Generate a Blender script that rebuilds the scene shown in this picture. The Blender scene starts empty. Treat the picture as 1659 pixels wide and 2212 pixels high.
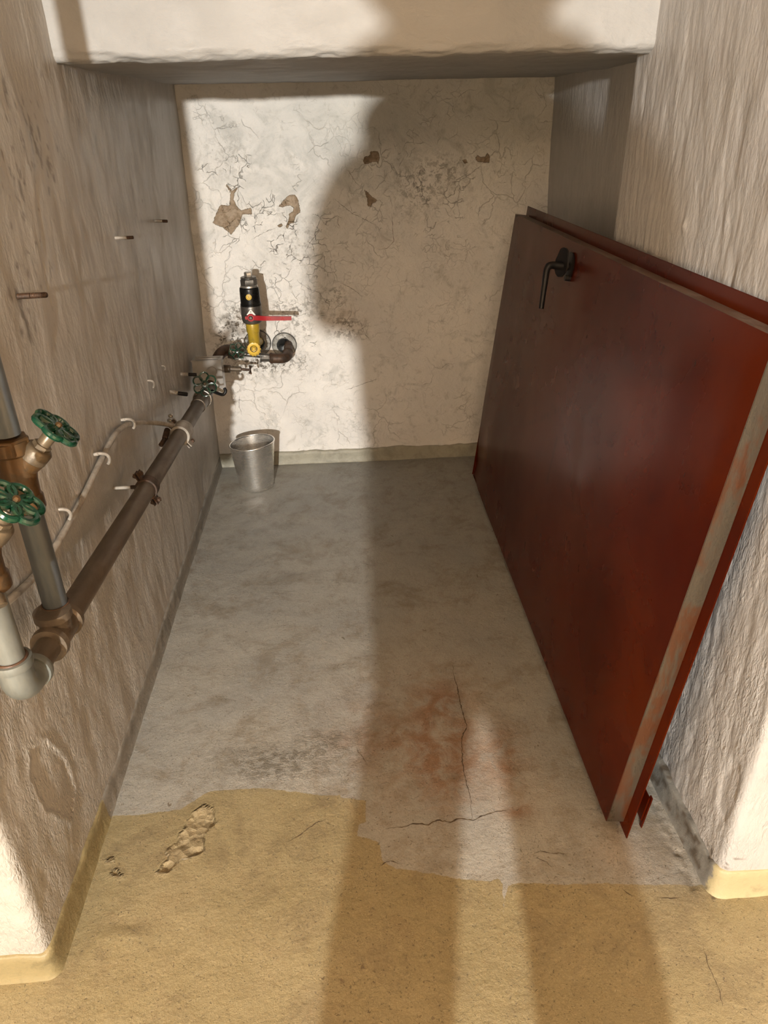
import bpy, bmesh, math, random
import numpy as np
from mathutils import Vector, Matrix
random.seed(7)
SC = bpy.context.scene
COL = SC.collection

# ------------------------------------------------------------------ camera
PITCH, YAW, ROLL, FPX, CAMH = 0.4900, 0.0546, -0.0252, 1551.34, 1.45
Fv = Vector((math.sin(YAW)*math.cos(PITCH), math.cos(YAW)*math.cos(PITCH), -math.sin(PITCH)))
Rv = Vector((math.cos(YAW), -math.sin(YAW), 0)); Uv = Rv.cross(Fv)
R2 = math.cos(ROLL)*Rv + math.sin(ROLL)*Uv; U2 = -math.sin(ROLL)*Rv + math.cos(ROLL)*Uv
cd = bpy.data.cameras.new('camera'); cam = bpy.data.objects.new('camera', cd); COL.objects.link(cam)
cd.sensor_fit = 'VERTICAL'; cd.sensor_height = 24; cd.lens = FPX*24/2212; cd.clip_start = 0.02
M = Matrix((R2, U2, -Fv)).transposed().to_4x4(); M.translation = Vector((0, 0, CAMH))
cam.matrix_world = M
SC.camera = cam

# ------------------------------------------------------------------ light
w = bpy.data.worlds.new('world'); SC.world = w; w.use_nodes = True
w.node_tree.nodes['Background'].inputs[0].default_value = (1.0, 0.67, 0.40, 1)
w.node_tree.nodes['Background'].inputs[1].default_value = 0.54

def lamp(name, loc, power, color, radius):
    l = bpy.data.lights.new(name, 'POINT'); l.energy = power; l.color = color; l.shadow_soft_size = radius
    o = bpy.data.objects.new(name, l); o.location = loc; COL.objects.link(o); return o
BULB = (-0.42, -3.00, 1.72)
lamp('cellar_bulb_light', BULB, 1330, (1.0, 0.97, 0.90), 0.04)

vs = SC.view_settings
vs.view_transform = 'Standard'; vs.look = 'None'; vs.gamma = 1; vs.use_curve_mapping = False
vs.exposure = 0.0

# ------------------------------------------------------------------ noise (numpy)
def _h(x, y, z, s):
    n = (x*374761393 + y*668265263 + z*2147483647 + s*1274126177) & 0xffffffff
    n = ((n ^ (n >> 13))*1274126177) & 0xffffffff
    n = ((n ^ (n >> 15))*2246822519) & 0xffffffff
    return ((n ^ (n >> 16)) & 0xffff)/65535.0
def vnoise(P, s=0):
    Pi = np.floor(P).astype(np.int64); f = P-Pi; f = f*f*(3-2*f)
    r = 0
    for dx in (0, 1):
        wx = f[..., 0] if dx else 1-f[..., 0]
        for dy in (0, 1):
            wy = f[..., 1] if dy else 1-f[..., 1]
            for dz in (0, 1):
                wz = f[..., 2] if dz else 1-f[..., 2]
                r = r + wx*wy*wz*_h(Pi[..., 0]+dx, Pi[..., 1]+dy, Pi[..., 2]+dz, s)
    return r*2-1
def fbm(P, scale, s=0, oct=3):
    P = np.asarray(P, float); sc = np.array(scale, float)*np.ones(3); r = 0; a = 1.0
    for k in range(oct):
        r = r + a*vnoise(P/sc+17.3*k, s+k); sc = sc/2.1; a *= .5
    return r
def sstep(a, b, x):
    t = np.clip((x-a)/(b-a), 0, 1); return t*t*(3-2*t)
def poly_sd(x, y, poly):
    """signed distance, positive inside"""
    poly = np.array(poly); n = len(poly); d = np.full(x.shape, 1e9); ins = np.zeros(x.shape, bool)
    for i in range(n):
        ax, ay = poly[i]; bx, by = poly[(i+1) % n]; ex, ey = bx-ax, by-ay
        t = np.clip(((x-ax)*ex+(y-ay)*ey)/(ex*ex+ey*ey+1e-12), 0, 1)
        d = np.minimum(d, np.hypot(x-ax-t*ex, y-ay-t*ey))
        c = ((ay > y) != (by > y)) & (x < (bx-ax)*(y-ay)/(by-ay+1e-12)+ax); ins ^= c
    return np.where(ins, d, -d)
def blob(x, y, cx, cy, rx, ry):
    return np.exp(-((x-cx)/rx)**2-((y-cy)/ry)**2)

# ------------------------------------------------------------------ materials
def lin(c):
    return tuple(((v/255)/12.92 if v/255 <= .04045 else ((v/255+.055)/1.055)**2.4) for v in c)
class NT:
    def __init__(s, name, rough=.6, spec=.5, metal=0):
        s.m = bpy.data.materials.new(name); s.m.use_nodes = True; s.t = s.m.node_tree; s.n = s.t.nodes
        s.b = s.n['Principled BSDF']; s.b.inputs['Roughness'].default_value = rough
        s.b.inputs['Specular IOR Level'].default_value = spec; s.b.inputs['Metallic'].default_value = metal
        s.co = s.n.new('ShaderNodeTexCoord')
    def link(s, a, b): s.t.links.new(a, b)
    def mapping(s, scale=(1, 1, 1), src='Object'):
        mp = s.n.new('ShaderNodeMapping'); mp.inputs['Scale'].default_value = scale
        s.link(s.co.outputs[src], mp.inputs[0]); return mp.outputs[0]
    def noise(s, scale, detail=4, rough=.6, dist=0, vec=None):
        t = s.n.new('ShaderNodeTexNoise'); t.inputs['Scale'].default_value = scale
        t.inputs['Detail'].default_value = detail; t.inputs['Roughness'].default_value = rough
        t.inputs['Distortion'].default_value = dist
        s.link(vec if vec is not None else s.co.outputs['Object'], t.inputs['Vector']); return t.outputs[0]
    def voro(s, scale, vec=None, feature='DISTANCE_TO_EDGE'):
        t = s.n.new('ShaderNodeTexVoronoi'); t.feature = feature; t.inputs['Scale'].default_value = scale
        s.link(vec if vec is not None else s.co.outputs['Object'], t.inputs['Vector']); return t.outputs['Distance']
    def attr(s, name):
        a = s.n.new('ShaderNodeAttribute'); a.attribute_name = name; return a.outputs['Fac']
    def math(s, op, a, b=0.0, c=None):
        m = s.n.new('ShaderNodeMath'); m.operation = op
        for i, v in enumerate((a, b, c)):
            if v is None: continue
            if hasattr(v, 'links') or hasattr(v, 'is_output'): s.link(v, m.inputs[i])
            else: m.inputs[i].default_value = v
        return m.outputs[0]
    def ramp(s, f, lo, hi, a=0.0, b=1.0):
        m = s.n.new('ShaderNodeMapRange'); m.interpolation_type = 'SMOOTHSTEP'
        s.link(f, m.inputs[0]); m.inputs[1].default_value = lo; m.inputs[2].default_value = hi
        m.inputs[3].default_value = a; m.inputs[4].default_value = b; return m.outputs[0]
    def mix(s, f, a, b, mode='MIX'):
        m = s.n.new('ShaderNodeMix'); m.data_type = 'RGBA'; m.blend_type = mode; m.clamp_factor = True
        for v, i in ((f, 0), (a, 6), (b, 7)):
            if hasattr(v, 'is_output'): s.link(v, m.inputs[i])
            elif i == 0: m.inputs[0].default_value = v
            else: m.inputs[i].default_value = (*v[:3], 1)
        return m.outputs[2]
    def bump(s, h, dist, strength=1.0, prev=None):
        b = s.n.new('ShaderNodeBump'); b.inputs['Distance'].default_value = dist
        b.inputs['Strength'].default_value = strength; s.link(h, b.inputs['Height'])
        if prev is not None: s.link(prev, b.inputs['Normal'])
        return b.outputs[0]
    def out(s, col=None, normal=None, rough=None):
        if col is not None:
            if hasattr(col, 'is_output'): s.link(col, s.b.inputs['Base Color'])
            else: s.b.inputs['Base Color'].default_value = (*col[:3], 1)
        if normal is not None: s.link(normal, s.b.inputs['Normal'])
        if rough is not None: s.link(rough, s.b.inputs['Roughness'])
        return s.m

def mat_plaster(name, base, alt, streak=(1, 1, 1), rough=.5, bdist=.0016, glint=0.0):
    k = NT(name, rough, .45)
    v = k.mapping(streak)
    n1 = k.noise(2.2, 5, .6); n2 = k.noise(11, 6, .65, .4, v); n3 = k.noise(60, 5, .7, 0, v); n4 = k.noise(30, 5, .62, .2, v)
    c = k.mix(k.ramp(n1, .35, .7), base, alt)
    c = k.mix(k.ramp(n2, .58, .78, 0, .22), c, [x*.72 for x in base])
    c = k.mix(k.ramp(n3, .70, .80, 0, .5), c, [x*.42 for x in alt])
    h = k.math('MULTIPLY_ADD', n4, 1.0, k.math('MULTIPLY', n3, .35))
    rn = k.noise(105, 3, .55, .25, k.mapping((1, 1, .40))); rg = k.math('SUBTRACT', 1.0, k.math('ABSOLUTE', k.math('MULTIPLY_ADD', rn, 4.0, -2.0)))
    h = k.math('ADD', h, k.math('MULTIPLY', k.math('MULTIPLY', k.math('MAXIMUM', rg, 0.0), k.ramp(k.noise(9, 4, .6), .38, .6, .25, 1)), k.attr('relief')))
    b1 = k.bump(h, bdist*3)
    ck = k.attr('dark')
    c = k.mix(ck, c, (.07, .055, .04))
    r = k.ramp(n2, .3, .7, rough-.08, rough+.12)
    return k.out(c, b1, r)

def mat_backwall():
    k = NT('backwall_paint', .55, .4)
    base, alt = (.80, .765, .72), (.73, .70, .665)
    n1 = k.noise(3.1, 5, .6, .5); n2 = k.noise(14, 6, .7, .8); n3 = k.noise(90, 4, .7); n0 = k.noise(6.5, 6, .62, 1.5)
    c = k.mix(k.ramp(n1, .4, .62), base, alt)
    c = k.mix(k.ramp(n0, .55, .68, 0, .45), c, (.46, .45, .42))
    c = k.mix(k.ramp(n2, .56, .70, 0, .5), c, (.42, .39, .34))
    # crackle lines
    dv = k.n.new('ShaderNodeMixRGB'); dv.blend_type = 'ADD'; dv.inputs[0].default_value = .16
    k.link(k.co.outputs['Object'], dv.inputs[1])
    nn = k.n.new('ShaderNodeTexNoise'); nn.inputs['Scale'].default_value = 9; nn.inputs['Detail'].default_value = 5
    k.link(k.co.outputs['Object'], nn.inputs['Vector']); k.link(nn.outputs['Color'], dv.inputs[2])
    vo = k.voro(6.5, dv.outputs[0]); vo2 = k.voro(21, dv.outputs[0])
    line = k.ramp(vo, .0, .016, 1, 0); line2 = k.ramp(vo2, .0, .03, 1, 0)
    rough_a = k.attr('crackle')
    msk = k.ramp(k.noise(5, 3), .47, .6)
    lf = k.math('MULTIPLY', line, k.math('MULTIPLY', msk, .22))
    l2 = k.math('MULTIPLY', line2, k.math('MULTIPLY', k.ramp(k.noise(12, 3), .50, .60), k.math('MULTIPLY', rough_a, 1.0)))
    c = k.mix(lf, c, (.2, .16, .12))
    c = k.mix(k.math('MULTIPLY', l2, .75), c, (.20, .17, .13))
    pt = k.ramp(k.noise(58, 4, .7, .8), .655, .70); c = k.mix(k.math('MULTIPLY', pt, k.math('MULTIPLY', rough_a, .95)), c, (.17, .14, .105))
    n6 = k.noise(27, 7, .75, 1.2); c = k.mix(k.math('MULTIPLY', k.ramp(n6, .52, .66, 0, .55), k.ramp(n0, .42, .60)), c, (.40, .375, .33))
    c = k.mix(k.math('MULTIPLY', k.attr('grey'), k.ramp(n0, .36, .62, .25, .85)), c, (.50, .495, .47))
    # mould specks near the pipes
    sp = k.ramp(k.noise(42, 6, .78, .3), .49, .57)
    c = k.mix(k.math('MULTIPLY', k.math('MULTIPLY', sp, k.attr('mould')), 1.0), c, (.13, .11, .085))
    c = k.mix(k.math('MULTIPLY', k.attr('tint'), .45), c, (.42, .40, .31))
    c = k.mix(k.math('MULTIPLY', k.attr('rust'), k.ramp(n2, .4, .6, .25, .8)), c, (.36, .25, .16))
    # flaked-off paint
    jit = k.math('MULTIPLY_ADD', k.noise(120, 5, .75), .014, -.007)
    sd = k.math('ADD', k.attr('flake'), jit)
    fl = k.ramp(sd, -.0006, .0006)
    c = k.mix(fl, c, k.mix(k.ramp(k.noise(34, 5, .7), .4, .62), (.21, .145, .085), (.34, .26, .18)))
    halo = k.math('MULTIPLY', k.ramp(sd, -.006, 0), k.math('SUBTRACT', 1.0, fl))
    c = k.mix(k.math('MULTIPLY', halo, .5), c, (.74, .70, .64))
    dk = k.attr('dark'); c = k.mix(dk, c, (.08, .06, .045))
    h = k.math('ADD', k.math('MULTIPLY', n2, .8), k.math('MULTIPLY', n3, .18))
    h = k.math('SUBTRACT', h, k.math('ADD', lf, l2))
    h = k.math('SUBTRACT', h, k.math('MULTIPLY', fl, .8))
    return k.out(c, k.bump(h, .0075))

def mat_floor():
    k = NT('floor_paint', .42, .5)
    n1 = k.noise(2.4, 5, .6, .3); n2 = k.noise(13, 6, .68, .5); n3 = k.noise(110, 4, .7); n5 = k.noise(38, 6, .76, .2)
    g = k.mix(k.ramp(n1, .38, .66), (.312, .302, .270), (.272, .270, .252))
    g = k.mix(k.ramp(n2, .50, .72, 0, .5), g, (.19, .17, .135))
    y = k.mix(k.ramp(n1, .36, .66), (.232, .190, .100), (.262, .217, .122))
    y = k.mix(k.ramp(n2, .52, .74, 0, .5), y, (.22, .165, .085))
    y = k.mix(k.math('MULTIPLY', k.ramp(n5, .58, .70), k.attr('grime')), y, (.12, .085, .045))
    jit = k.math('MULTIPLY_ADD', k.noise(40, 5, .7), .014, -.007)
    yl = k.ramp(k.math('ADD', k.attr('yellow'), jit), -.0008, .0008)
    c = k.mix(yl, g, y)
    c = k.mix(k.math('MULTIPLY', k.attr('rust'), k.ramp(n2, .35, .6, .15, .9)), c, (.20, .105, .055))
    c = k.mix(k.math('MULTIPLY', k.attr('scuff'), k.ramp(n5, .46, .56, 0, .7)), c, (.12, .105, .08))
    c = k.mix(k.math('MULTIPLY', k.attr('soil_shade'), k.ramp(n2, .3, .65, .5, .95)), c, (.115, .10, .078))
    c = k.mix(k.math('MULTIPLY', k.attr('pale'), k.ramp(n2, .3, .6, .3, .9)), c, (.40, .34, .28))
    c = k.mix(k.ramp(k.noise(60, 3, .65, .6, k.mapping((1, .7, 1))), .70, .725, 0, .8), c, (.09, .065, .04))
    c = k.mix(k.attr('dark'), c, (.075, .055, .035))
    pit = k.ramp(k.noise(150, 4, .7), .60, .70)
    c = k.mix(k.math('MULTIPLY', pit, k.ramp(n2, .35, .6, .25, .75)), c, (.12, .085, .05))
    gr = k.noise(330, 2, .6); c = k.mix(k.ramp(gr, .52, .70, 0, .30), c, (.13, .10, .06)); c = k.mix(k.ramp(gr, .30, .44, .22, 0), c, (.50, .43, .30))
    mm = k.ramp(k.noise(5.5, 8, .78, .5), .48, .64, 0, .45); c = k.mix(mm, c, (.14, .105, .062))
    h = k.math('ADD', k.math('MULTIPLY', k.noise(22, 7, .74), 1.1), k.math('MULTIPLY', n3, .22))
    h = k.math('SUBTRACT', h, k.math('MULTIPLY', pit, .35))
    cp = k.attr('chip'); vf = k.voro(55, None, 'F1'); h = k.math('ADD', h, k.math('MULTIPLY', cp, k.math('ADD', k.math('MULTIPLY', vf, 2.2), k.math('MULTIPLY', k.noise(70, 6, .8), 1.6))))
    c = k.mix(k.math('MULTIPLY', cp, .45), c, (.42, .33, .19))
    h = k.math('ADD', h, k.math('MULTIPLY', k.math('MULTIPLY', k.attr('scuff'), n5), 2.5))
    r = k.ramp(n2, .3, .75, .34, .58)
    return k.out(c, k.bump(h, .0042), r)

def mat_band(name, gc, yc=None, y_at=0.0):
    k = NT(name, .5, .4)
    n = k.noise(16, 6, .7, .5)
    c = k.mix(k.ramp(n, .4, .7), gc, [v*.72 for v in gc])
    if yc is not None:
        f = k.ramp(k.math('ADD', k.attr('yellow'), k.math('MULTIPLY_ADD', k.noise(30, 4), .05, -.025)), -.004, .004)
        c = k.mix(f, c, k.mix(k.ramp(n, .5, .75), yc, [v*.6 for v in yc]))
    c = k.mix(k.attr('dark'), c, (.07, .055, .04))
    return k.out(c, k.bump(k.noise(45, 5, .65), .003))

def mat_metal(name, a, b, rough=.5, metal=.0, scale=30, bd=.0006, spec=.5, edge=None, lo=.4, hi=.65, streak=(1, 1, 1)):
    k = NT(name, rough, spec, metal)
    v = k.mapping(streak)
    n = k.noise(scale, 6, .7, .4, v)
    c = k.mix(k.ramp(n, lo, hi), a, b)
    return k.out(c, k.bump(k.noise(scale*3, 4, .6, 0, v), bd), k.ramp(n, .3, .7, rough-.07, rough+.1))

def mat_door():
    k = NT('red_oxide_paint', .3, .13)
    n1 = k.noise(2.2, 5, .6, .2); n2 = k.noise(7, 5, .6, .1); n3 = k.noise(50, 5, .7)
    c = k.mix(k.ramp(n1, .36, .66), (.066, .0082, .0005), (.044, .0038, .0003))
    c = k.mix(k.ramp(n2, .56, .76, 0, .55), c, (.026, .002, .0004))
    # small vertical chips
    v = k.mapping((70, 70, 16)); vo = k.voro(1.0, v, 'F1')
    chip = k.math('MULTIPLY', k.ramp(vo, .10, .14, 1, 0), k.ramp(k.noise(4, 3), .50, .58))
    c = k.mix(k.math('MULTIPLY', chip, .85), c, (.03, .007, .004))
    c = k.mix(k.math('MULTIPLY', k.attr('paler_patch'), .5), c, (.095, .030, .016))
    c = k.mix(k.attr('dark'), c, (.025, .004, .002))
    h = k.math('ADD', k.noise(3.5, 3, .5), k.math('MULTIPLY', n3, .05))
    r = k.math('ADD', k.ramp(n1, .3, .7, .24, .30), k.math('MULTIPLY', k.attr('paler_patch'), .05))
    return k.out(c, k.bump(h, .0006), r)

MT = {}
MT['plaster_left'] = mat_plaster('whitewash_left', (.36, .34, .31), (.31, .29, .262), (1, 1, .5), .36, .0011)
MT['plaster_right'] = mat_plaster('whitewash_right', (.365, .355, .345), (.32, .31, .305), (1.4, 1.4, .5), .36, .0010)
MT['plaster_beam'] = mat_plaster('whitewash_lintel', (.32, .315, .305), (.285, .28, .27), (.6, 1, 1), .6, .0010)
MT['plaster_room'] = mat_plaster('whitewash_room', (.70, .545, .385), (.62, .48, .34), (1, 1, 1), .7, .001)
MT['back'] = mat_backwall(); MT['floor'] = mat_floor()
MT['band'] = mat_band('floor_band_paint', (.205, .19, .165), (.21, .17, .085))
MT['band_back'] = mat_band('back_band_paint', (.34, .32, .25))
MT['band_right'] = mat_band('pier_band_paint', (.17, .165, .15), (.33, .285, .165))
MT['door'] = mat_door()
MT['door_edge'] = mat_metal('worn_door_edge', (.045, .035, .024), (.050, .016, .005), .30, 0, 17, .0012, .6, lo=.46, hi=.60, streak=(1, 1, .3))
MT['door_top'] = mat_metal('dirty_door_edge', (.10, .06, .04), (.22, .17, .14), .45, 0, 9, .001, .5)
MT['crack'] = mat_metal('dirt_in_crack', (.045, .03, .018), (.10, .07, .04), .9)
MT['black'] = mat_metal('black_steel', (.006, .006, .007), (.014, .012, .011), .42, 0, 40, .0003, .3)
MT['alu'] = None
k = NT('brushed_aluminium', .20, .5, .95)
v = k.mapping((1, 1, 14)); n = k.noise(40, 5, .7, 0, v)
k.b.inputs['Anisotropic'].default_value = .5
MT['alu'] = k.out(k.mix(k.ramp(k.noise(12, 5, .6), .4, .7), (.86, .84, .81), (.74, .72, .69)), k.bump(n, .00012), k.ramp(n, .3, .7, .17, .30))
MT['old_pipe'] = mat_metal('dull_steel_pipe', (.100, .078, .057), (.068, .053, .040), .48, .15, 9, .0008, .5, streak=(1, .5, 1))
MT['fitting'] = mat_metal('dark_fitting', (.085, .065, .047), (.13, .10, .07), .42, .25, 22, .001)
MT['galv'] = mat_metal('galvanised_pipe', (.080, .092, .102), (.13, .142, .148), .40, .45, 8, .0005, streak=(1, 1, .3))
MT['galv_light'] = mat_metal('light_galvanised_pipe', (.125, .135, .125), (.18, .19, .175), .42, .35, 10, .0006, streak=(1, 1, .3))
MT['brass'] = mat_metal('old_brass', (.095, .050, .018), (.055, .036, .019), .38, .35, 20, .0006)
MT['bronze'] = mat_metal('grey_bronze', (.14, .105, .065), (.08, .06, .038), .40, .35, 26, .0006)
MT['green'] = mat_metal('green_enamel', (.004, .040, .020), (.003, .020, .012), .22, 0, 18, .0003, .6)
MT['rust'] = mat_metal('rusty_iron', (.075, .038, .020), (.035, .022, .014), .55, .2, 30, .0012)
MT['steel'] = mat_metal('grey_steel', (.12, .11, .098), (.07, .064, .056), .36, .55, 24, .0006)
MT['zinc'] = mat_metal('bright_zinc', (.50, .47, .42), (.32, .30, .27), .30, .8, 24, .0004)
MT['rubber'] = mat_metal('black_sleeve', (.004, .004, .004), (.007, .007, .006), .28, 0, 30, .0002, .3)
MT['yellow'] = mat_metal('yellow_lacquer', (.40, .275, .026), (.27, .19, .025), .35, .1, 50, .0005, lo=.5, hi=.7)
MT['yellow_plastic'] = mat_metal('yellow_plastic', (.75, .50, .07), (.62, .40, .07), .4, 0, 20, .0002)
MT['red'] = mat_metal('red_plastic', (.33, .007, .013), (.26, .006, .010), .32, 0, 20, .0002)
MT['white_paint'] = mat_metal('old_white_paint', (.33, .30, .26), (.21, .185, .155), .42, 0, 30, .0008)
MT['white_tag'] = mat_metal('white_tag', (.8, .78, .72), (.75, .72, .68), .4)
MT['rosette'] = mat_metal('corroded_escutcheon', (.46, .45, .42), (.20, .185, .16), .5, .15, 40, .0022)
k = NT('clear_plastic', .22, .6); k.b.inputs['Transmission Weight'].default_value = .62; k.b.inputs['IOR'].default_value = 1.2
MT['clear'] = k.out(k.mix(k.ramp(k.noise(20, 4), .45, .7), (.62, .60, .57), (.50, .48, .45)), k.bump(k.noise(25, 4), .0006))
MT['cloth'] = mat_metal('dark_jacket', (.03, .035, .05), (.05, .05, .06), .9)
MT['jeans'] = mat_metal('blue_jeans', (.04, .06, .11), (.06, .08, .13), .9)
MT['skin'] = mat_metal('skin', (.55, .33, .24), (.50, .29, .2), .5)
MT['hair'] = mat_metal('brown_hair', (.06, .035, .02), (.04, .025, .015), .6, streak=(1, 1, .2))
k = NT('eye_white', .3); MT['eye'] = k.out((.8, .78, .75))
k = NT('bulb_glass', .3); k.b.inputs['Emission Color'].default_value = (1, .85, .65, 1); k.b.inputs['Emission Strength'].default_value = 6
MT['bulb'] = k.out((1, .95, .9))

# ------------------------------------------------------------------ object helpers
def tag(o, label=None, cat=None, group=None, kind=None):
    if label: o['label'] = label
    if cat: o['category'] = cat
    if group: o['group'] = group
    if kind: o['kind'] = kind
    return o
def empty(name, loc, label, cat, group=None):
    o = bpy.data.objects.new(name, None); o.location = loc; o.empty_display_size = .05
    COL.objects.link(o); return tag(o, label, cat, group)
def link_mesh(name, me, mat, parent=None, smooth=True):
    o = bpy.data.objects.new(name, me); COL.objects.link(o)
    if mat is not None: me.materials.append(mat)
    if smooth: me.polygons.foreach_set('use_smooth', [True]*len(me.polygons))
    if parent is not None:
        o.parent = parent; pl = parent
        off = Vector((0, 0, 0))
        while pl is not None: off += pl.location; pl = pl.parent
        me.transform(Matrix.Translation(-off))
    return o
class MB:
    """collects shapes given in world coordinates; build() links ONE mesh"""
    def __init__(s): s.v = []; s.f = []
    def add(s, vs_, fs):
        o = len(s.v); s.v += [tuple(v) for v in vs_]; s.f += [tuple(i+o for i in f) for f in fs]
    def lathe(s, prof, org, axis, seg=28, closed=True, ref=None):
        axis = Vector(axis).normalized(); org = Vector(org)
        a = Vector(ref) if ref is not None else (Vector((0, 0, 1)) if abs(axis.z) < .9 else Vector((1, 0, 0)))
        a = (a-axis*a.dot(axis)).normalized(); b = axis.cross(a)
        vs_ = []; fs = []
        for r, h in prof:
            for i in range(seg):
                t = 2*math.pi*i/seg; vs_.append(org+axis*h+(a*math.cos(t)+b*math.sin(t))*max(r, 1e-5))
        for j in range(len(prof)-1):
            for i in range(seg):
                i2 = (i+1) % seg; fs.append((j*seg+i, j*seg+i2, (j+1)*seg+i2, (j+1)*seg+i))
        if closed:
            fs.append(tuple(range(seg-1, -1, -1))); fs.append(tuple((len(prof)-1)*seg+i for i in range(seg)))
        s.add(vs_, fs); return s
    def cyl(s, p0, p1, r, seg=24, bev=.0, ref=None):
        p0 = Vector(p0); p1 = Vector(p1); L = (p1-p0).length; bv = min(bev, r*.5, L*.3)
        pr = [(r, 0), (r, L)] if bv <= 0 else [(r-bv, 0), (r, bv), (r, L-bv), (r-bv, L)]
        return s.lathe(pr, p0, p1-p0, seg, ref=ref)
    def tube(s, pts, r, seg=16, close=False, caps=True):
        pts = [Vector(p) for p in pts]; n = len(pts); rr = r if isinstance(r, (list, tuple)) else [r]*n
        vs_ = []; fs = []; up = None
        for i, p in enumerate(pts):
            if close: t = (pts[(i+1) % n]-pts[i-1]).normalized()
            else: t = (pts[min(i+1, n-1)]-pts[max(i-1, 0)]).normalized()
            if up is None:
                up = Vector((0, 0, 1)) if abs(t.z) < .9 else Vector((1, 0, 0))
            a = (up-t*up.dot(t)).normalized(); up = a; b = t.cross(a)
            for k_ in range(seg):
                an = 2*math.pi*k_/seg; vs_.append(p+(a*math.cos(an)+b*math.sin(an))*rr[i])
        m = n if close else n-1
        for i in range(m):
            j = (i+1) % n
            for k_ in range(seg):
                k2 = (k_+1) % seg; fs.append((i*seg+k_, i*seg+k2, j*seg+k2, j*seg+k_))
        if not close and caps:
            fs.append(tuple(range(seg-1, -1, -1))); fs.append(tuple((n-1)*seg+i for i in range(seg)))
        s.add(vs_, fs); return s
    def ring(s, c, axis, R, r, n=28, seg=10, sx=1.0, ref=None):
        axis = Vector(axis).normalized(); c = Vector(c)
        a = Vector(ref) if ref is not None else (Vector((0, 0, 1)) if abs(axis.z) < .9 else Vector((1, 0, 0)))
        a = (a-axis*a.dot(axis)).normalized(); b = axis.cross(a)
        return s.tube([c+a*math.cos(2*math.pi*i/n)*R+b*math.sin(2*math.pi*i/n)*R*sx for i in range(n)], r, seg, close=True)
    def box(s, c, sx, sy, sz, X=(1, 0, 0), Y=(0, 1, 0), Z=(0, 0, 1), bev=0.0):
        X, Y, Z, c = Vector(X).normalized(), Vector(Y).normalized(), Vector(Z).normalized(), Vector(c)
        bm = bmesh.new(); bmesh.ops.create_cube(bm, size=1)
        for v in bm.verts: v.co = Vector((v.co.x*sx, v.co.y*sy, v.co.z*sz))
        if bev > 0: bmesh.ops.bevel(bm, geom=bm.edges[:], offset=bev, segments=2, affect='EDGES')
        bm.verts.index_update()
        s.add([c+X*v.co.x+Y*v.co.y+Z*v.co.z for v in bm.verts], [[v.index for v in f.verts] for f in bm.faces]); bm.free(); return s
    def prism(s, pts, d):
        pts = [Vector(p) for p in pts]; d = Vector(d); n = len(pts)
        s.add(pts+[p+d for p in pts], [tuple(range(n-1, -1, -1)), tuple(range(n, 2*n))]+[(i, (i+1) % n, (i+1) % n+n, i+n) for i in range(n)]); return s
    def build(s, name, mat, parent=None, smooth=True, label=None):
        me = bpy.data.meshes.new(name); me.from_pydata(s.v, [], s.f); me.update()
        bm = bmesh.new(); bm.from_mesh(me); bmesh.ops.recalc_face_normals(bm, faces=bm.faces); bm.to_mesh(me); bm.free()
        o = link_mesh(name, me, mat, parent, smooth)
        if smooth:
            try: me.set_sharp_from_angle(angle=math.radians(38))
            except Exception: pass
        if label: o['label'] = label
        return o
def arc(p0, c, p1, n=10):
    """quadratic bend"""
    p0, c, p1 = Vector(p0), Vector(c), Vector(p1)
    return [p0.lerp(c, t).lerp(c.lerp(p1, t), t) for t in [i/n for i in range(n+1)]]
def spline(pts, n=8):
    P_ = [Vector(p) for p in pts]; P_ = [P_[0]*2-P_[1]]+P_+[P_[-1]*2-P_[-2]]; out = []
    for i in range(1, len(P_)-2):
        for k_ in range(n):
            t = k_/n; a, b, c, d = P_[i-1:i+3]
            out.append(.5*((2*b)+(c-a)*t+(2*a-5*b+4*c-d)*t*t+(3*b-a-3*c+d)*t**3))
    out.append(P_[-2]); return out

def grid_mesh(name, P, mat, attrs=None, parent=None):
    nv, nu, _ = P.shape; n = nv*nu
    me = bpy.data.meshes.new(name)
    me.vertices.add(n); me.vertices.foreach_set('co', P.reshape(-1).astype(np.float32))
    i = np.arange((nv-1)*nu).reshape(nv-1, nu)[:, :-1].reshape(-1)
    F = np.stack([i, i+1, i+1+nu, i+nu], 1).astype(np.int32); nf = len(F)
    me.loops.add(nf*4); me.loops.foreach_set('vertex_index', F.reshape(-1))
    me.polygons.add(nf); me.polygons.foreach_set('loop_start', np.arange(nf, dtype=np.int32)*4)
    me.update(calc_edges=True)
    me.polygons.foreach_set('use_smooth', np.ones(nf, bool))
    for k_, a in (attrs or {}).items():
        at = me.attributes.new(k_, 'FLOAT', 'POINT'); at.data.foreach_set('value', np.broadcast_to(a, (nv, nu)).reshape(-1).astype(np.float32))
    me.materials.append(mat)
    o = bpy.data.objects.new(name, me); COL.objects.link(o)
    if parent is not None: o.parent = parent
    return o
def resample(path, steps):
    """path: list of (x,y); steps: list of spacing per segment -> (n,2) points and tangents"""
    pts = []; tan = []
    for (a, b), st in zip(zip(path[:-1], path[1:]), steps):
        a = np.array(a, float); b = np.array(b, float); n = max(1, int(round(np.linalg.norm(b-a)/st)))
        for i in range(n):
            pts.append(a+(b-a)*i/n); tan.append((b-a)/np.linalg.norm(b-a))
    pts.append(np.array(path[-1], float)); tan.append(tan[-1])
    tan = np.array(tan); ts = tan.copy()
    ts[1:] += tan[:-1]; ts /= np.linalg.norm(ts, axis=1)[:, None]
    return np.array(pts), ts
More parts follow.
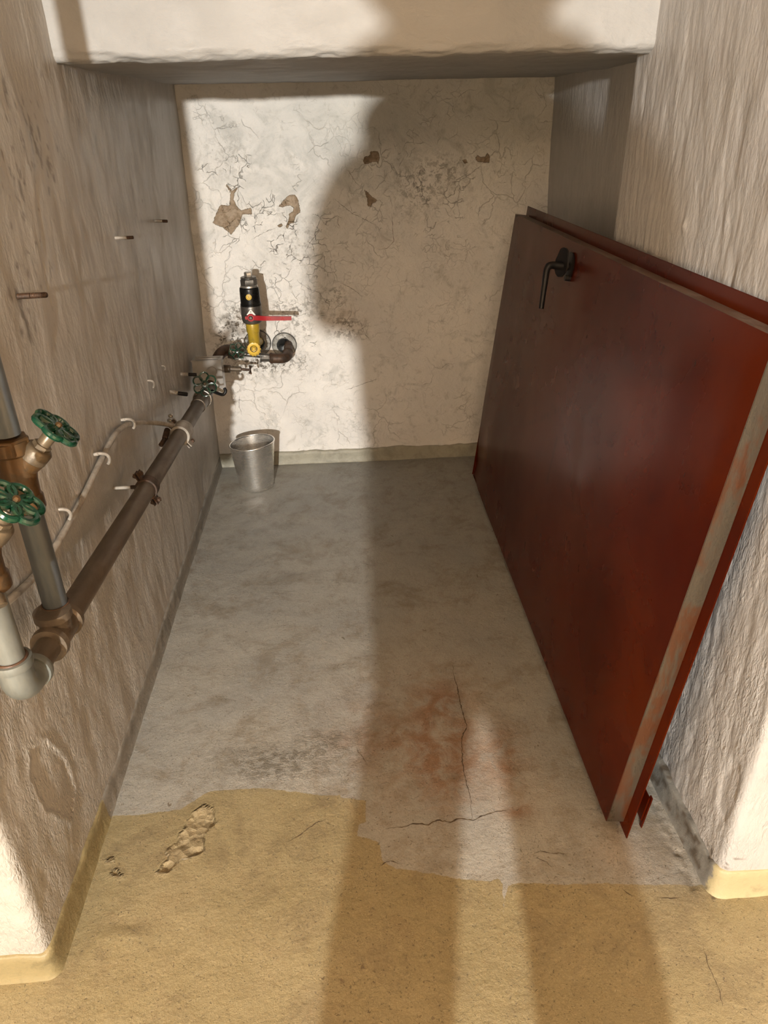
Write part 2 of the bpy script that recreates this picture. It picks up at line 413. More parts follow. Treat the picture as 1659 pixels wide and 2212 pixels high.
def round_corner(p, a, b, r, n=5):
    """points replacing corner p between directions from a and to b"""
    p, a, b = map(lambda q: np.array(q, float), (p, a, b))
    u = (a-p)/np.linalg.norm(a-p); v = (b-p)/np.linalg.norm(b-p)
    p0 = p+u*r; p1 = p+v*r
    return [tuple((1-t)**2*p0+2*t*(1-t)*p+t*t*p1) for t in [i/n for i in range(n+1)]]

# ------------------------------------------------------------------ data traced on the real planes (metres)
PATCH = [[[-0.513,1.116],[-0.472,1.185],[-0.433,1.181],[-0.423,1.234],[-0.44,1.258],[-0.434,1.263],[-0.417,1.237],[-0.389,1.252],[-0.409,1.226],[-0.415,1.205],[-0.404,1.178],[-0.388,1.161],[-0.347,1.171],[-0.344,1.146],[-0.383,1.147],[-0.403,1.107],[-0.44,1.069],[-0.461,1.087],[-0.472,1.098]],[[-0.23,1.173],[-0.199,1.204],[-0.18,1.217],[-0.157,1.214],[-0.147,1.197],[-0.142,1.149],[-0.164,1.133],[-0.172,1.106],[-0.189,1.106],[-0.2,1.084],[-0.208,1.09],[-0.191,1.123],[-0.189,1.145],[-0.174,1.15],[-0.167,1.166],[-0.183,1.177],[-0.213,1.17]],[[-0.243,1.097],[-0.225,1.107],[-0.219,1.099],[-0.232,1.091]],[[0.127,1.333],[0.137,1.35],[0.159,1.355],[0.16,1.369],[0.191,1.371],[0.197,1.349],[0.193,1.32],[0.184,1.332],[0.165,1.33],[0.139,1.322]],[[0.131,1.226],[0.145,1.217],[0.161,1.199],[0.187,1.184],[0.166,1.175],[0.156,1.161],[0.142,1.167],[0.143,1.188]],[[0.594,1.336],[0.604,1.344],[0.617,1.337],[0.636,1.338],[0.645,1.352],[0.655,1.337],[0.653,1.317],[0.624,1.318],[0.604,1.322]],[[0.538,1.329],[0.556,1.331],[0.563,1.32],[0.553,1.314]]]
YEL = [[-0.606,1.229],[-0.555,1.225],[-0.501,1.229],[-0.447,1.234],[-0.407,1.267],[-0.387,1.282],[-0.33,1.284],[-0.26,1.282],[-0.167,1.263],[-0.092,1.245],[-0.058,1.245],[-0.058,1.237],[0.004,1.223],[0.001,1.161],[-0.015,1.155],[-0.02,1.124],[-0.0,1.116],[0.029,1.102],[0.036,1.053],[0.058,1.034],[0.108,1.022],[0.158,1.007],[0.216,0.991],[0.266,0.986],[0.283,0.992],[0.29,0.977],[0.277,0.905],[0.298,0.97],[0.32,0.976],[0.404,0.966],[0.503,0.959],[0.699,0.94]]
CRK = [[[0.047,1.138],[0.092,1.139],[0.113,1.147],[0.148,1.139],[0.171,1.15],[0.2,1.142],[0.223,1.151],[0.255,1.143],[0.28,1.153],[0.313,1.161],[0.344,1.164]],[[0.292,1.703],[0.288,1.658],[0.29,1.602],[0.288,1.556],[0.292,1.442],[0.272,1.41],[0.258,1.311],[0.258,1.241],[0.26,1.197],[0.253,1.146]],[[-0.183,1.118],[-0.15,1.139],[-0.121,1.164],[-0.093,1.177]],[[-0.095,1.167],[-0.078,1.158]],[[0.027,1.04],[0.043,1.05],[0.052,1.052],[0.075,1.041]],[[-0.015,1.4],[-0.01,1.384],[0.008,1.351],[0.011,1.332]],[[0.366,1.04],[0.393,1.049],[0.42,1.04],[0.452,1.037]],[[0.377,1.034],[0.398,1.019],[0.409,1.0]],[[0.66,0.814],[0.652,0.783],[0.652,0.765],[0.652,0.738],[0.644,0.702]],[[0.541,0.947],[0.548,0.934],[0.565,0.924]],[[0.611,0.917],[0.656,0.914]]]
CHIP = [[[-0.395,1.248],[-0.367,1.228],[-0.352,1.184],[-0.378,1.161],[-0.371,1.109],[-0.418,1.094],[-0.442,1.063],[-0.469,1.065],[-0.465,1.076],[-0.452,1.097],[-0.458,1.124],[-0.45,1.135],[-0.434,1.142],[-0.438,1.166],[-0.425,1.19],[-0.413,1.223]],[[-0.572,1.074],[-0.559,1.085],[-0.543,1.067],[-0.544,1.059],[-0.563,1.064]],[[-0.589,1.11],[-0.578,1.113],[-0.573,1.106],[-0.584,1.103]]]
WCRK = [[[-0.167,0.865],[-0.132,0.834],[-0.084,0.817],[-0.056,0.771],[-0.025,0.764]],[[0.005,0.859],[0.053,0.834],[0.107,0.795]],[[0.091,0.691],[0.113,0.621],[0.138,0.594]],[[0.244,1.132],[0.251,1.02],[0.223,0.992],[0.181,0.988]],[[-0.064,1.122],[-0.011,1.12],[0.013,1.131],[0.036,1.116]],[[0.016,1.128],[0.014,1.1],[0.022,1.083]],[[-0.001,1.199],[0.078,1.137],[0.183,1.084]],[[0.005,0.36],[0.099,0.39],[0.179,0.414]],[[-0.487,0.361],[-0.497,0.307],[-0.486,0.257]],[[-0.154,0.871],[-0.162,0.853]],[[-0.386,1.236],[-0.372,1.204],[-0.363,1.182]],[[-0.577,0.926],[-0.533,0.942]],[[-0.133,0.992],[-0.106,1.031],[-0.055,1.086]],[[-0.36,1.045],[-0.305,1.071],[-0.244,1.091]],[[0.068,1.303],[0.095,1.255],[0.112,1.244]]]

# ================================================================== SETTING
def struct(o): return tag(o, kind='structure')

# floor ------------------------------------------------------------
def floor_h(x, y):
    P = np.stack([x, y, np.zeros_like(x)], -1)
    h = fbm(P, .45, 3, 3)*.0022+fbm(P, .06, 5, 3)*.0007
    for i, c in enumerate(CHIP):
        sd = poly_sd(x, y, c)+fbm(P, .012, 9, 2)*.003
        m = sstep(-.001, .0055, sd)
        facet = fbm(P, (.022, .03, 1), 21+i, 4)
        h = h-m*((.0045 if i == 0 else .003)+facet*(.0042 if i == 0 else .0015))
        h = h+sstep(-.012, -.001, sd)*(1-m)*.0011
    h = h+blob(x, y, -.52, .93, .05, .02)*.003-blob(x, y, -.50, .95, .05, .02)*.002
    # broken groove along the pier foot
    gx = .695+.02*(y-1.0)
    g = np.exp(-((x-gx)/.012)**2)*sstep(.88, .95, y)*(1-sstep(1.15, 1.35, y))
    h = h-g*(.002+.004*np.clip(fbm(P, .02, 31, 2), -.4, 1))
    return h
xs = np.concatenate([np.arange(-2.3, -.70, .06), np.arange(-.70, .80, .0042), np.arange(.80, 2.31, .06)])
ys = np.concatenate([np.arange(-4.0, .55, .08), np.arange(.55, 1.42, .0038), np.arange(1.42, 3.36, .0065)])
X, Y = np.meshgrid(xs, ys); PF = np.stack([X, Y, np.zeros_like(X)], -1)
H = floor_h(X, Y)
yel_poly = [(-2.4, 1.229)]+[tuple(p) for p in YEL]+[(2.4, .93), (2.4, -4.1), (-2.4, -4.1)]
yel = np.clip(poly_sd(X, Y, yel_poly), -.06, .06)
rust = 1.0*blob(X, Y, .24, 1.50, .075, .13)+.8*blob(X, Y, .22, 1.30, .10, .12)+1.0*blob(X, Y, .37, 1.33, .05, .10)+.9*blob(X, Y, .365, 1.16, .035, .02)+.5*blob(X, Y, .05, 1.42, .12, .10)+.35*blob(X, Y, .13, 1.45, .20, .25)+.35*blob(X, Y, .62, 1.10, .08, .12)
scuff = 1.2*blob(X, Y, -.22, 1.35, .14, .065)+.7*blob(X, Y, -.08, 1.42, .10, .05)+.6*blob(X, Y, .27, 1.50, .03, .05)+.3*blob(X, Y, .24, 1.28, .03, .08)
pale = .6*blob(X, Y, .33, 1.42, .03, .22)+.5*blob(X, Y, .56, 1.03, .06, .05)
grime = .9*blob(X, Y, .03, .80, .14, .16)+.8*blob(X, Y, -.14, .72, .12, .12)+.5*blob(X, Y, .62, .85, .12, .10)+.35
dark = .45*sstep(.0, .006, -(X-(.695+.02*(Y-1.0)))+.012)*sstep(-.006, .0, (X-(.695+.02*(Y-1.0)))+.006)*sstep(.90, .96, Y)*(1-sstep(1.2, 1.4, Y))*sstep(.1, .35, fbm(PF, (.010, .02, 1), 41, 3))
dark = dark+.8*(fbm(PF, (.03, .012, 1), 44, 3) > .25)*sstep(.895, .908, Y)*(1-sstep(.915, .93, Y))*(X > .72)
dark = dark+.55*np.exp(-((Y-.80)/.03)**2)*(X < -.60)*0
soil_shade = .75*blob(X, Y, .64, 1.08, .07, .16)+.4*blob(X, Y, .52, 1.02, .12, .05)+.5*blob(X, Y, .69, .93, .05, .03)  # grime plus the shade between door and pier, both painted into the colour
chipm = np.clip(np.maximum.reduce([sstep(-.001, .003, poly_sd(X, Y, c)+fbm(PF, .012, 9, 2)*.003) for c in CHIP]), 0, 1)
P = PF.copy(); P[..., 2] = H
floor = struct(grid_mesh('floor', P, MT['floor'], dict(yellow=yel, rust=np.clip(rust, 0, 1), scuff=np.clip(scuff, 0, 1), pale=np.clip(pale, 0, 1), grime=np.clip(grime, 0, 1), chip=chipm, soil_shade=np.clip(soil_shade, 0, 1), dark=np.clip(dark, 0, 1))))

def fh(x, y):
    a = np.array([[x]]); b = np.array([[y]]); return float(floor_h(a, b)[0, 0])

# back wall ----------------------------------------------------------
def back_y(x, z):
    P = np.stack([x, np.full_like(x, 3.28), z], -1)
    h = fbm(P, .30, 51, 3)*.0035+fbm(P, .05, 55, 3)*.0011
    r = .9*blob(x, z, -.22, 1.05, .22, .16)+.8*blob(x, z, -.35, .62, .22, .13)+.6*blob(x, z, .36, 1.24, .14, .12)+.5*blob(x, z, -.45, 1.25, .12, .2)
    h = h+np.clip(r, 0, 1)*fbm(P, .022, 59, 3)*.0022
    for p in PATCH:
        sd = poly_sd(x, z, p); h = h-sstep(-.002, .003, sd)*.002*(1+fbm(P, .02, 61, 2))
    return 3.28-h
xs = np.concatenate([np.arange(-.72, 1.02, .0042)]); zs = np.arange(-.02, 1.67, .0042)
X, Z = np.meshgrid(xs, zs); Yb = back_y(X, Z)
flake = np.full(X.shape, -.05)
for p in PATCH: flake = np.maximum(flake, poly_sd(X, Z, p))
mould = 1.3*blob(X, Z, -.50, .66, .06, .06)+1.0*blob(X, Z, -.27, .50, .09, .04)+.9*blob(X, Z, -.42, .50, .10, .05)+.8*blob(X, Z, -.20, .74, .10, .05)+.9*blob(X, Z, -.45, .72, .05, .07)+.9*blob(X, Z, .02, .66, .07, .06)+.7*blob(X, Z, -.02, .80, .06, .05)+.6*blob(X, Z, .36, 1.22, .12, .10)+.5*blob(X, Z, .50, 1.30, .12, .06)+.45*blob(X, Z, -.16, 1.02, .10, .10)+.6*blob(X, Z, -.52, .58, .07, .05)+.35*blob(X, Z, -.42, 1.36, .12, .08)+.5*blob(X, Z, -.30, 1.16, .08, .03)+.5*blob(X, Z, -.18, .66, .05, .05)
crackle = .9*blob(X, Z, -.22, 1.05, .2, .15)+.6*blob(X, Z, -.45, 1.30, .15, .15)+.6*blob(X, Z, -.2, .65, .2, .12)+.5*blob(X, Z, .4, 1.2, .2, .15)+.12
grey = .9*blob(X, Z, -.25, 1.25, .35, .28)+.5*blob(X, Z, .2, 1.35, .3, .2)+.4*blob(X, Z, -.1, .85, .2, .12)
tint = .9*blob(X, Z, .75, 1.45, .25, .25)+.5*blob(X, Z, .2, 1.5, .4, .12)
rustw = .8*blob(X, Z, -.42, .70, .045, .05)+.5*blob(X, Z, -.32, .56, .04, .02)+.35*blob(X, Z, .02, .70, .09, .07)
P = np.stack([X, Yb, Z], -1)
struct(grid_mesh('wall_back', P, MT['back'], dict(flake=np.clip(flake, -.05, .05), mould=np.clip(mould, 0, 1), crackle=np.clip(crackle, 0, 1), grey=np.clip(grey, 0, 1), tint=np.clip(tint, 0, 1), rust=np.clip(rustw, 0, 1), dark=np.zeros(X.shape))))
WALL_BACK = bpy.data.objects['wall_back']

# plan-extruded walls -------------------------------------------------
def plan_wall(name, path, steps, zs, mat, dispf, leanf, darkf=None, relf=None):
    pts, tan = resample(path, steps); nor = np.stack([-tan[:, 1], tan[:, 0]], -1)
    n, m = len(pts), len(zs)
    P = np.zeros((m, n, 3)); P[..., 0] = pts[:, 0]; P[..., 1] = pts[:, 1]; P[..., 2] = zs[:, None]
    N = np.zeros_like(P); N[..., 0] = nor[:, 0]; N[..., 1] = nor[:, 1]
    P[..., 0] += leanf(P)
    d = dispf(P, N)
    Q = P+N*d[..., None]
    dk = darkf(P) if darkf is not None else np.zeros((m, n))
    rl = relf(P) if relf is not None else np.zeros((m, n))
    return struct(grid_mesh(name, Q, mat, dict(dark=np.clip(dk, 0, 1), relief=rl)))
zw = np.concatenate([np.arange(-.01, 1.76, .0058), np.arange(1.80, 2.42, .08)])

WPATCH = [(1.022, .436), (1.075, .405), (1.128, .298), (1.130, .213), (1.074, .18), (1.008, .289), (.994, .394)]
def left_disp(P, N):
    side = np.clip(N[..., 0], 0, 1)
    d = fbm(P, .35, 71, 3)*.005+fbm(P, (.07, .07, .16), 73, 3)*.0016
    low = sstep(.95, .45, P[..., 2])*(.5+.5*sstep(2.0, 1.4, P[..., 1]))
    d = d+low*(fbm(P, (.03, .03, .06), 75, 3)*.0007)+(1-low)*fbm(P, (.03, .03, .14), 77, 2)*.0007
    sd = poly_sd(P[..., 1], P[..., 2], WPATCH)+fbm(P, .02, 79, 2)*.004
    d = d-side*sstep(-.0015, .002, sd)*.0028+side*sstep(-.02, -.002, sd)*(1-sstep(-.002, .001, sd))*.0014
    # older thick coat with an edge in the upper near part
    e = (P[..., 1]-1.62)-.10*fbm(P, (.2, .2, .35), 81, 3)
    d = d+side*sstep(.012, -.012, e)*sstep(1.0, 1.1, P[..., 2])*.0030
    return d
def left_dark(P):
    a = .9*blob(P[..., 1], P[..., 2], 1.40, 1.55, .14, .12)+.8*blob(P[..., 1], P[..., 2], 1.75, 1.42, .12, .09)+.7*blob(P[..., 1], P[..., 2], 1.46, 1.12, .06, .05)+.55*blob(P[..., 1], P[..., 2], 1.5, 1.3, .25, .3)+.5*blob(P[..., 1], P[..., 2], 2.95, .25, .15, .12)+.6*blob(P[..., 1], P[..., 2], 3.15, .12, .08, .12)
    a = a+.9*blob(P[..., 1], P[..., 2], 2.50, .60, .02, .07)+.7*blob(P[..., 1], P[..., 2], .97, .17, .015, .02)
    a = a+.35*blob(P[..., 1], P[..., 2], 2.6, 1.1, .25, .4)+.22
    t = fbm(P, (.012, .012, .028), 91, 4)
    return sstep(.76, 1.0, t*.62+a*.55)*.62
path = [(-.622, 3.36)]+round_corner((-.622, .861), (-.622, 2), (-2, .861), .024, 7)+[(-2.3, .861)]
def left_lean(P): return np.where(P[..., 0] > -.70, .006*P[..., 2]+.013*P[..., 2]*sstep(1.9, 3.2, P[..., 1]), 0)
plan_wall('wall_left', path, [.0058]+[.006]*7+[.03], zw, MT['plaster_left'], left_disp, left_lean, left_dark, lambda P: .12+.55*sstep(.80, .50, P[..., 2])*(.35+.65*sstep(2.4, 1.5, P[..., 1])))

BUMPS = [(1.13, 1.52, .010, .022), (1.28, 1.53, .008, .018), (1.22, 1.53, .008, .016), (1.02, 1.50, .010, .02), (.99, 1.56, .012, .03), (1.05, 1.30, .009, .028), (1.00, 1.22, .008, .022), (1.62, 1.25, .008, .012), (1.62, 1.02, .006, .010)]
def right_disp(P, N):
    side = np.clip(-N[..., 0], 0, 1); y, z = P[..., 1], P[..., 2]
    d = fbm(P, .30, 101, 3)*.0045+fbm(P, (.05, .05, .16), 103, 3)*.0016
    yy = y-.10*z+fbm(P, (.09, .09, .16), 117, 2)*.012
    Q = np.stack([P[..., 0], yy, z], -1)
    d = d+side*(fbm(Q, (.010, .010, .06), 105, 3)*.0008+fbm(Q, (.022, .022, .10), 107, 2)*.0011)
    low = sstep(.8, .3, z); d = d+low*(fbm(P, (.024, .024, .06), 109, 3)*.0012)
    cl = sstep(.90, .98, z)*sstep(1.34, 1.24, z)*side; d = d*(1-cl)+np.minimum(d, .0015)*cl
    for a, b, ra, rb in BUMPS: d = d+side*blob(y, z, a, b, ra, rb)*.006
    s2 = poly_sd(y, z, [(.955, .34), (.985, .33), (1.0, .25), (.985, .19), (.95, .18), (.94, .25)]); d = d-side*sstep(-.002, .002, s2)*.003
    return d
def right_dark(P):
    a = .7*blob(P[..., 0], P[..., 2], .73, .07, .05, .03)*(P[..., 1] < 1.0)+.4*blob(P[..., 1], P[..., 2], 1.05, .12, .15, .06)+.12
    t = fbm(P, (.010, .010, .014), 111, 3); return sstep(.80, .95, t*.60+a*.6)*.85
path = [(2.3, .918)]+round_corner((.731, .918), (2, .918), (.751, 2.06), .022, 6)+round_corner((.751, 2.060), (.731, 1), (1.5, 2.060), .018, 5)+[(1.02, 2.060)]
def right_lean(P): return np.where(P[..., 0] < .80, .010*P[..., 2], 0)
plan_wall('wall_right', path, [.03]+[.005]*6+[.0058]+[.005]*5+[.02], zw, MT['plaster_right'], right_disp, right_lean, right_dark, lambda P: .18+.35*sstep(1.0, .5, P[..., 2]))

def rec_disp(P, N): return fbm(P, .3, 121, 3)*.003+fbm(P, (.05, .05, .1), 123, 3)*.0012
plan_wall('wall_recess', [(.955, 1.98), (.955, 3.36)], [.012], np.arange(-.01, 1.68, .012), MT['plaster_right'], rec_disp, lambda P: -.035*P[..., 2])

# soffit + lintel -----------------------------------------------------
prof = [(3.34, 1.619)]+round_corner((1.943, 1.597), (3.3, 1.618), (1.943, 2.2), .030, 7)+[(1.943, 2.42)]
pts, tan = resample(prof, [.012]+[.004]*7+[.009]); nor = np.stack([-tan[:, 1], tan[:, 0]], -1)
xs = np.arange(-.68, 1.01, .006)
P = np.zeros((len(pts), len(xs), 3)); P[..., 0] = xs; P[..., 1] = pts[:, :1]; P[..., 2] = pts[:, 1:]
N = np.zeros_like(P); N[..., 1] = nor[:, :1]; N[..., 2] = nor[:, 1:]
edge = np.exp(-((P[..., 1]-1.955)/.035)**2)*np.exp(-((P[..., 2]-1.605)/.03)**2)
d = fbm(P, .3, 131, 3)*.003+fbm(P, .05, 133, 3)*.0009+edge*(fbm(P, (.05, .012, .012), 135, 3)*.0035)
d = d+fbm(P, (.03, .05, .010), 137, 2)*.0006
P = P+N*d[..., None]
isp = np.where(pts[:, 0] < 1.99)[0][0]
zero = np.zeros((len(pts), len(xs)))
struct(grid_mesh('ceiling', P[:isp+1], MT['plaster_beam'], dict(dark=zero[:isp+1])))
struct(grid_mesh('wall_lintel', P[isp:], MT['plaster_beam'], dict(dark=zero[isp:])))

# cellar room behind the camera ---------------------------------------
def room_wall(name, c, sx, sy, sz):
    return struct(MB().box(c, sx, sy, sz).build(name, MT['plaster_room'], smooth=False))
room_wall('wall_room_left', (-2.36, -1.55, 1.2), .10, 5.0, 2.42)
room_wall('wall_room_right', (2.36, -1.55, 1.2), .10, 5.0, 2.42)
room_wall('ceiling_room', (0, -1.60, 2.46), 4.82, 7.1, .10)

# painted bands at the foot of the walls -------------------------------
def band(name, path, steps, hf, th, mat, yelf=None, seed=0, darkf=None, out=1.0):
    pts, tan = resample(path, steps); nor = np.stack([-tan[:, 1], tan[:, 0]], -1)
    n = len(pts); P0 = np.stack([pts[:, 0], pts[:, 1], np.zeros(n)], -1)
    hh = hf(pts)+fbm(P0, .05, 200+seed, 3)*.0045+fbm(P0, .25, 203+seed, 2)*.004
    rows = [(-.010, 1.0), (th*.5, .985), (th, .93), (th*1.05, .70), (th*1.15, .45), (th*1.35, .2), (th*1.8, .04), (th*2.2, -.03)]
    P = np.zeros((len(rows), n, 3))
    for j, (o_, z_) in enumerate(rows):
        dd = o_*out+(fbm(P0+j*.01, .03, 205+seed, 3)*.0012 if j > 0 else 0)
        P[j, :, 0] = pts[:, 0]+nor[:, 0]*dd; P[j, :, 1] = pts[:, 1]+nor[:, 1]*dd; P[j, :, 2] = z_*hh
    y = yelf(P) if yelf else np.full(P.shape[:2], -1.0)
    dk = darkf(P) if darkf else np.zeros(P.shape[:2])
    return struct(grid_mesh(name, P, mat, dict(yellow=np.clip(y, -.1, .1), dark=np.clip(dk, 0, 1))))
pl = [(-.622, 3.275)]+round_corner((-.622, .861), (-.622, 2), (-2, .861), .014, 7)+[(-2.3, .861)]
band('baseboard_left', pl, [.01]+[.003]*7+[.04], lambda p: np.where(p[:, 0] > -.66, .060+.012*sstep(1.3, .9, p[:, 1]), .078), .0065, MT['band'], lambda P: 1.22-P[..., 1], 1)
band('baseboard_back', [(.95, 3.277), (-.64, 3.277)], [.008], lambda p: .064+0*p[:, 0], .0085, MT['band_back'], None, 2)
band('baseboard_right', [(2.3, .918)]+round_corner((.731, .918), (2, .918), (.731, 2), .022, 6)+[(.731, 2.02)], [.03]+[.006]*6+[.008], lambda p: np.where(p[:, 1] < .95, .074, .064), .007, MT['band_right'],
     lambda P: .935-P[..., 1], 3, lambda P: .9*(fbm(P, (.02, .025, .012), 211, 3) > .42)*(P[..., 1] < 1.35)*(P[..., 1] > .93))

# cracks (dirt-filled grooves) and paint flakes as fine slivers ----------
def crack(name, pts, surf, wd, parent):
    pts = [np.array(p) for p in pts]; fine = []
    for a, b in zip(pts[:-1], pts[1:]):
        n = max(2, int(np.linalg.norm(b-a)/.006))
        for i in range(n):
            j = (random.random()-.5)*.003; t = (b-a)/np.linalg.norm(b-a); fine.append(a+(b-a)*i/n+np.array([-t[1], t[0]])*j)
    fine.append(pts[-1]); n = len(fine); vs_ = []; fs = []
    for i, p in enumerate(fine):
        t = fine[min(i+1, n-1)]-fine[max(i-1, 0)]; t = t/np.linalg.norm(t); q = np.array([-t[1], t[0]])
        ww = wd*(.25+.75*random.random())*min(1, 4*i/n+.15, 4*(n-1-i)/n+.15)
        for s_ in (-1, 1): vs_.append(surf(*(p+q*ww*s_)))
    for i in range(n-1): fs.append((2*i, 2*i+1, 2*i+3, 2*i+2))
    m = MB(); m.add(vs_, fs); m.build(name, MT['crack'], parent, smooth=False)
for i, c in enumerate(CRK):
    crack('crack', c, lambda a, b: (a, b, fh(a, b)+.0006), [.0022, .0017, .0014, .0011, .0013, .0010, .0012, .0010, .0013, .0011, .001][i], floor)
for c in WCRK:
    crack('crack', c, lambda a, b: (a, float(back_y(np.array([[a]]), np.array([[b]]))[0, 0])-.0006, b), .0010, WALL_BACK)

# ================================================================== THINGS
# leaning steel door ------------------------------------------------------
th, ph = -.0105, .1185
dN = Vector((.5567, 1.0947, .0241)); dL, dH, dT = 1.905, 1.1275, .0418
u = Vector((-math.sin(th), math.cos(th), 0)); r_ = Vector((math.cos(th), math.sin(th), 0)); z_ = Vector((0, 0, 1))
v_ = r_*math.sin(ph)+z_*math.cos(ph); nb = r_*math.cos(ph)-z_*math.sin(ph)
def D(a, b, c=0): return dN+u*a+v_*b+nb*c
door = empty('steel_door', (.60, 1.9, 0), 'red oxide painted steel door lying on its side, leaning on the right pier', 'door')
# front skin as a fine sheet with shallow dents and folded-over rims
na, nbb = 150, 90
A_, B_ = np.meshgrid(np.linspace(0, dL, na), np.linspace(0, dH, nbb))
Q = np.stack([A_, B_, 0*A_], -1)
def dent(a, b, ra, rb, h): return h*blob(A_, B_, a, b, ra, rb)
edgef = np.minimum.reduce([A_, dL-A_, B_, dH-B_]); ef = sstep(0, .06, edgef)
off = (fbm(Q, .5, 301, 2)*.0020+fbm(Q, .14, 303, 2)*.0007)*ef+dent(.75, .62, .07, .07, .004)+dent(.62, .55, .06, .05, -.003)+dent(1.82, .18, .10, .12, .006)+dent(1.0, .50, .30, .20, -.003)+dent(1.88, .05, .10, .08, .010)
far = sstep(1.70, 1.905, A_)*sstep(.14, .0, B_)
PP = np.zeros(Q.shape)
for k_ in range(3): PP[..., k_] = dN[k_]+u[k_]*A_+v_[k_]*B_+nb[k_]*(off+.0)
paler_patch = 1.0*blob(A_, B_, 1.02, .52, .24, .26)+.6*blob(A_, B_, .62, .45, .16, .16)  # two paler, slightly rougher patches on the front panel
bx = door.location
dk = .6*blob(A_, B_, 1.70, .86, .03, .03)*(fbm(Q, .02, 311, 2) > 0)+.9*(np.abs((B_-.60)+.55*(A_-1.05)) < .0025)*(A_ > .86)*(A_ < 1.26)*.8+.6*(np.abs(A_-.90-.02*np.sin(B_*9)) < .0022)*(B_ > .30)*(B_ < .66)
ob = grid_mesh('front_panel', PP-np.array(bx), MT['door'], dict(paler_patch=np.clip(paler_patch, 0, 1), dark=np.clip(dk, 0, 1)), door)
def strip(name, a0, a1, b0, b1, c0, c1, mat, label=None, bev=.0012):
    c = D((a0+a1)/2, (b0+b1)/2, (c0+c1)/2)
    return MB().box(c, abs(a1-a0), abs(b1-b0), abs(c1-c0), u, v_, nb, bev).build(name, mat, door, label=label)
strip('edge_return', 0, .0022, 0, dH, .0006, dT, MT['door_edge'], 'grey-brown worn near edge of the door')
strip('edge_return', dL-.0022, dL, .0, dH, .002, dT, MT['door'])
strip('edge_return', 0, dL, dH-.0022, dH, .0006, dT, MT['door_top'], 'dirty grey upper edge of the door')
strip('edge_return', 0.01, dL-.01, 0, .0022, .004, dT, MT['door'])
strip('rebate_flange', -.0306, dL-.004, -.0193, dH+.0336, dT, dT+.0028, MT['door'])
# lug standing behind the flange near the floor
strip('hinge_lug', -.006, .006, -.014, .085, dT+.043, dT+.046, MT['door'])
strip('lug_web', .050, .056, .004, .080, dT+.0028, dT+.044, MT['door'])
strip('lug_web', .0, .056, .004, .080, dT+.040, dT+.043, MT['door'])
# lever handle: rosette, neck, grip
ha, hb = 1.092, 1.060
def Dn(a, b, c): return D(a, b, -c)
m = MB().lathe([(.030, 0), (.040, .002), (.041, .006), (.036, .0085), (.014, .010)], D(ha, hb, -.0005), -nb, 28); ros = m.build('handle_rosette', MT['black'], door)
m = MB()
lp = [(ha-.004+.024*math.sin(t), hb+.004+.036*math.cos(t)) for t in [i*2*math.pi/20 for i in range(20)]]
lp = [(a, b+(.012 if b > hb+.03 else 0)) for a, b in lp]
m.prism([Dn(a, b, .030+(a-ha)*.50) for a, b in lp], -nb*.004)
m.cyl(Dn(ha-.004, hb, .008), Dn(ha-.004, hb, .032), .012); m.build('lock_plate', MT['black'], door)
m = MB(); pts = [Dn(ha-.004, hb, .008), Dn(ha-.004, hb, .048)]+arc(Dn(ha-.005, hb, .055), Dn(ha-.007, hb, .074), Dn(ha-.013, hb-.020, .074), 8)+[Dn(ha-.040, hb-.122, .076)]
m.tube(pts, [.0125, .0120]+[.0110]*5+[.0095]*4+[.0078], 14); m.build('lever_handle', MT['black'], door)
m = MB().cyl(Dn(ha-.022, hb-.030, .001), Dn(ha-.022, hb-.030, .018), .009); m.build('key_bolt', MT['black'], door)

# aluminium bucket ----------------------------------------------------------
bc = Vector((-.422, 3.035, fh(-.422, 3.035)+.0005))
bk = empty('bucket', bc, 'brushed aluminium bucket on the grey floor in the far left corner', 'bucket')
hB = .216
tl = Vector((-.03, -.02, 1)).normalized()
def rr(t): return .077+.020*t+.003*t*t
pr = [(.070, .0), (.076, .002), (.0790, .006)]+[(rr(t)+.0008, hB*t) for t in [.1, .25, .4, .55, .7, .85, .97]]+[(rr(1)+.001, hB)]
pr += [(rr(1)-.0012, hB)]+[(rr(t)-.0012, hB*t) for t in [.9, .7, .5, .3, .1, .03]]+[(.070, .006), (.002, .006)]
def slant(m):
    m.v = [(x, y, z+(x-bc.x)*.075*max(0, (z-bc.z)/hB)-(y-bc.y)*.03*max(0, (z-bc.z)/hB)) for x, y, z in m.v]; return m
slant(MB().lathe(pr, bc, (0, 0, 1), 64, closed=True)).build('bucket_wall', MT['alu'], bk)
slant(MB().ring(bc+Vector((0, 0, hB)), (0, 0, 1), rr(1)+.0005, .0034, 72, 10)).build('rolled_rim', MT['alu'], bk)

# pipework along the left wall ------------------------------------------------
PX = -.53
def pz(y): return .671-.0659*(y-1.068)
pipe = empty('wall_pipework', (PX, 1.068, .67), 'dark steel pipe run on wall brackets along the left wall with two risers', 'pipe')
MB().cyl((PX, 1.10, pz(1.10)), (PX, 2.56, pz(2.56)), .0242, 36).build('horizontal_pipe', MT['old_pipe'], pipe)
MB().cyl((PX, .93, pz(.93)), (PX, 1.04, pz(1.04)), .0215, 32).build('horizontal_pipe', MT['old_pipe'], pipe)
# tee
m = MB(); ax = Vector((0, 1, -.0659)).normalized(); c = Vector((PX, 1.068, .671))
m.lathe([(.0215, -.048), (.0315, -.047), (.0325, -.034), (.0275, -.030), (.0275, .030), (.0325, .034), (.0315, .048), (.024, .049)], c, ax, 32)
m.lathe([(.0265, .0), (.0270, .030), (.0320, .033), (.0315, .047), (.022, .048)], c, (0, 0, 1), 32)
m.build('tee_fitting', MT['fitting'], pipe)
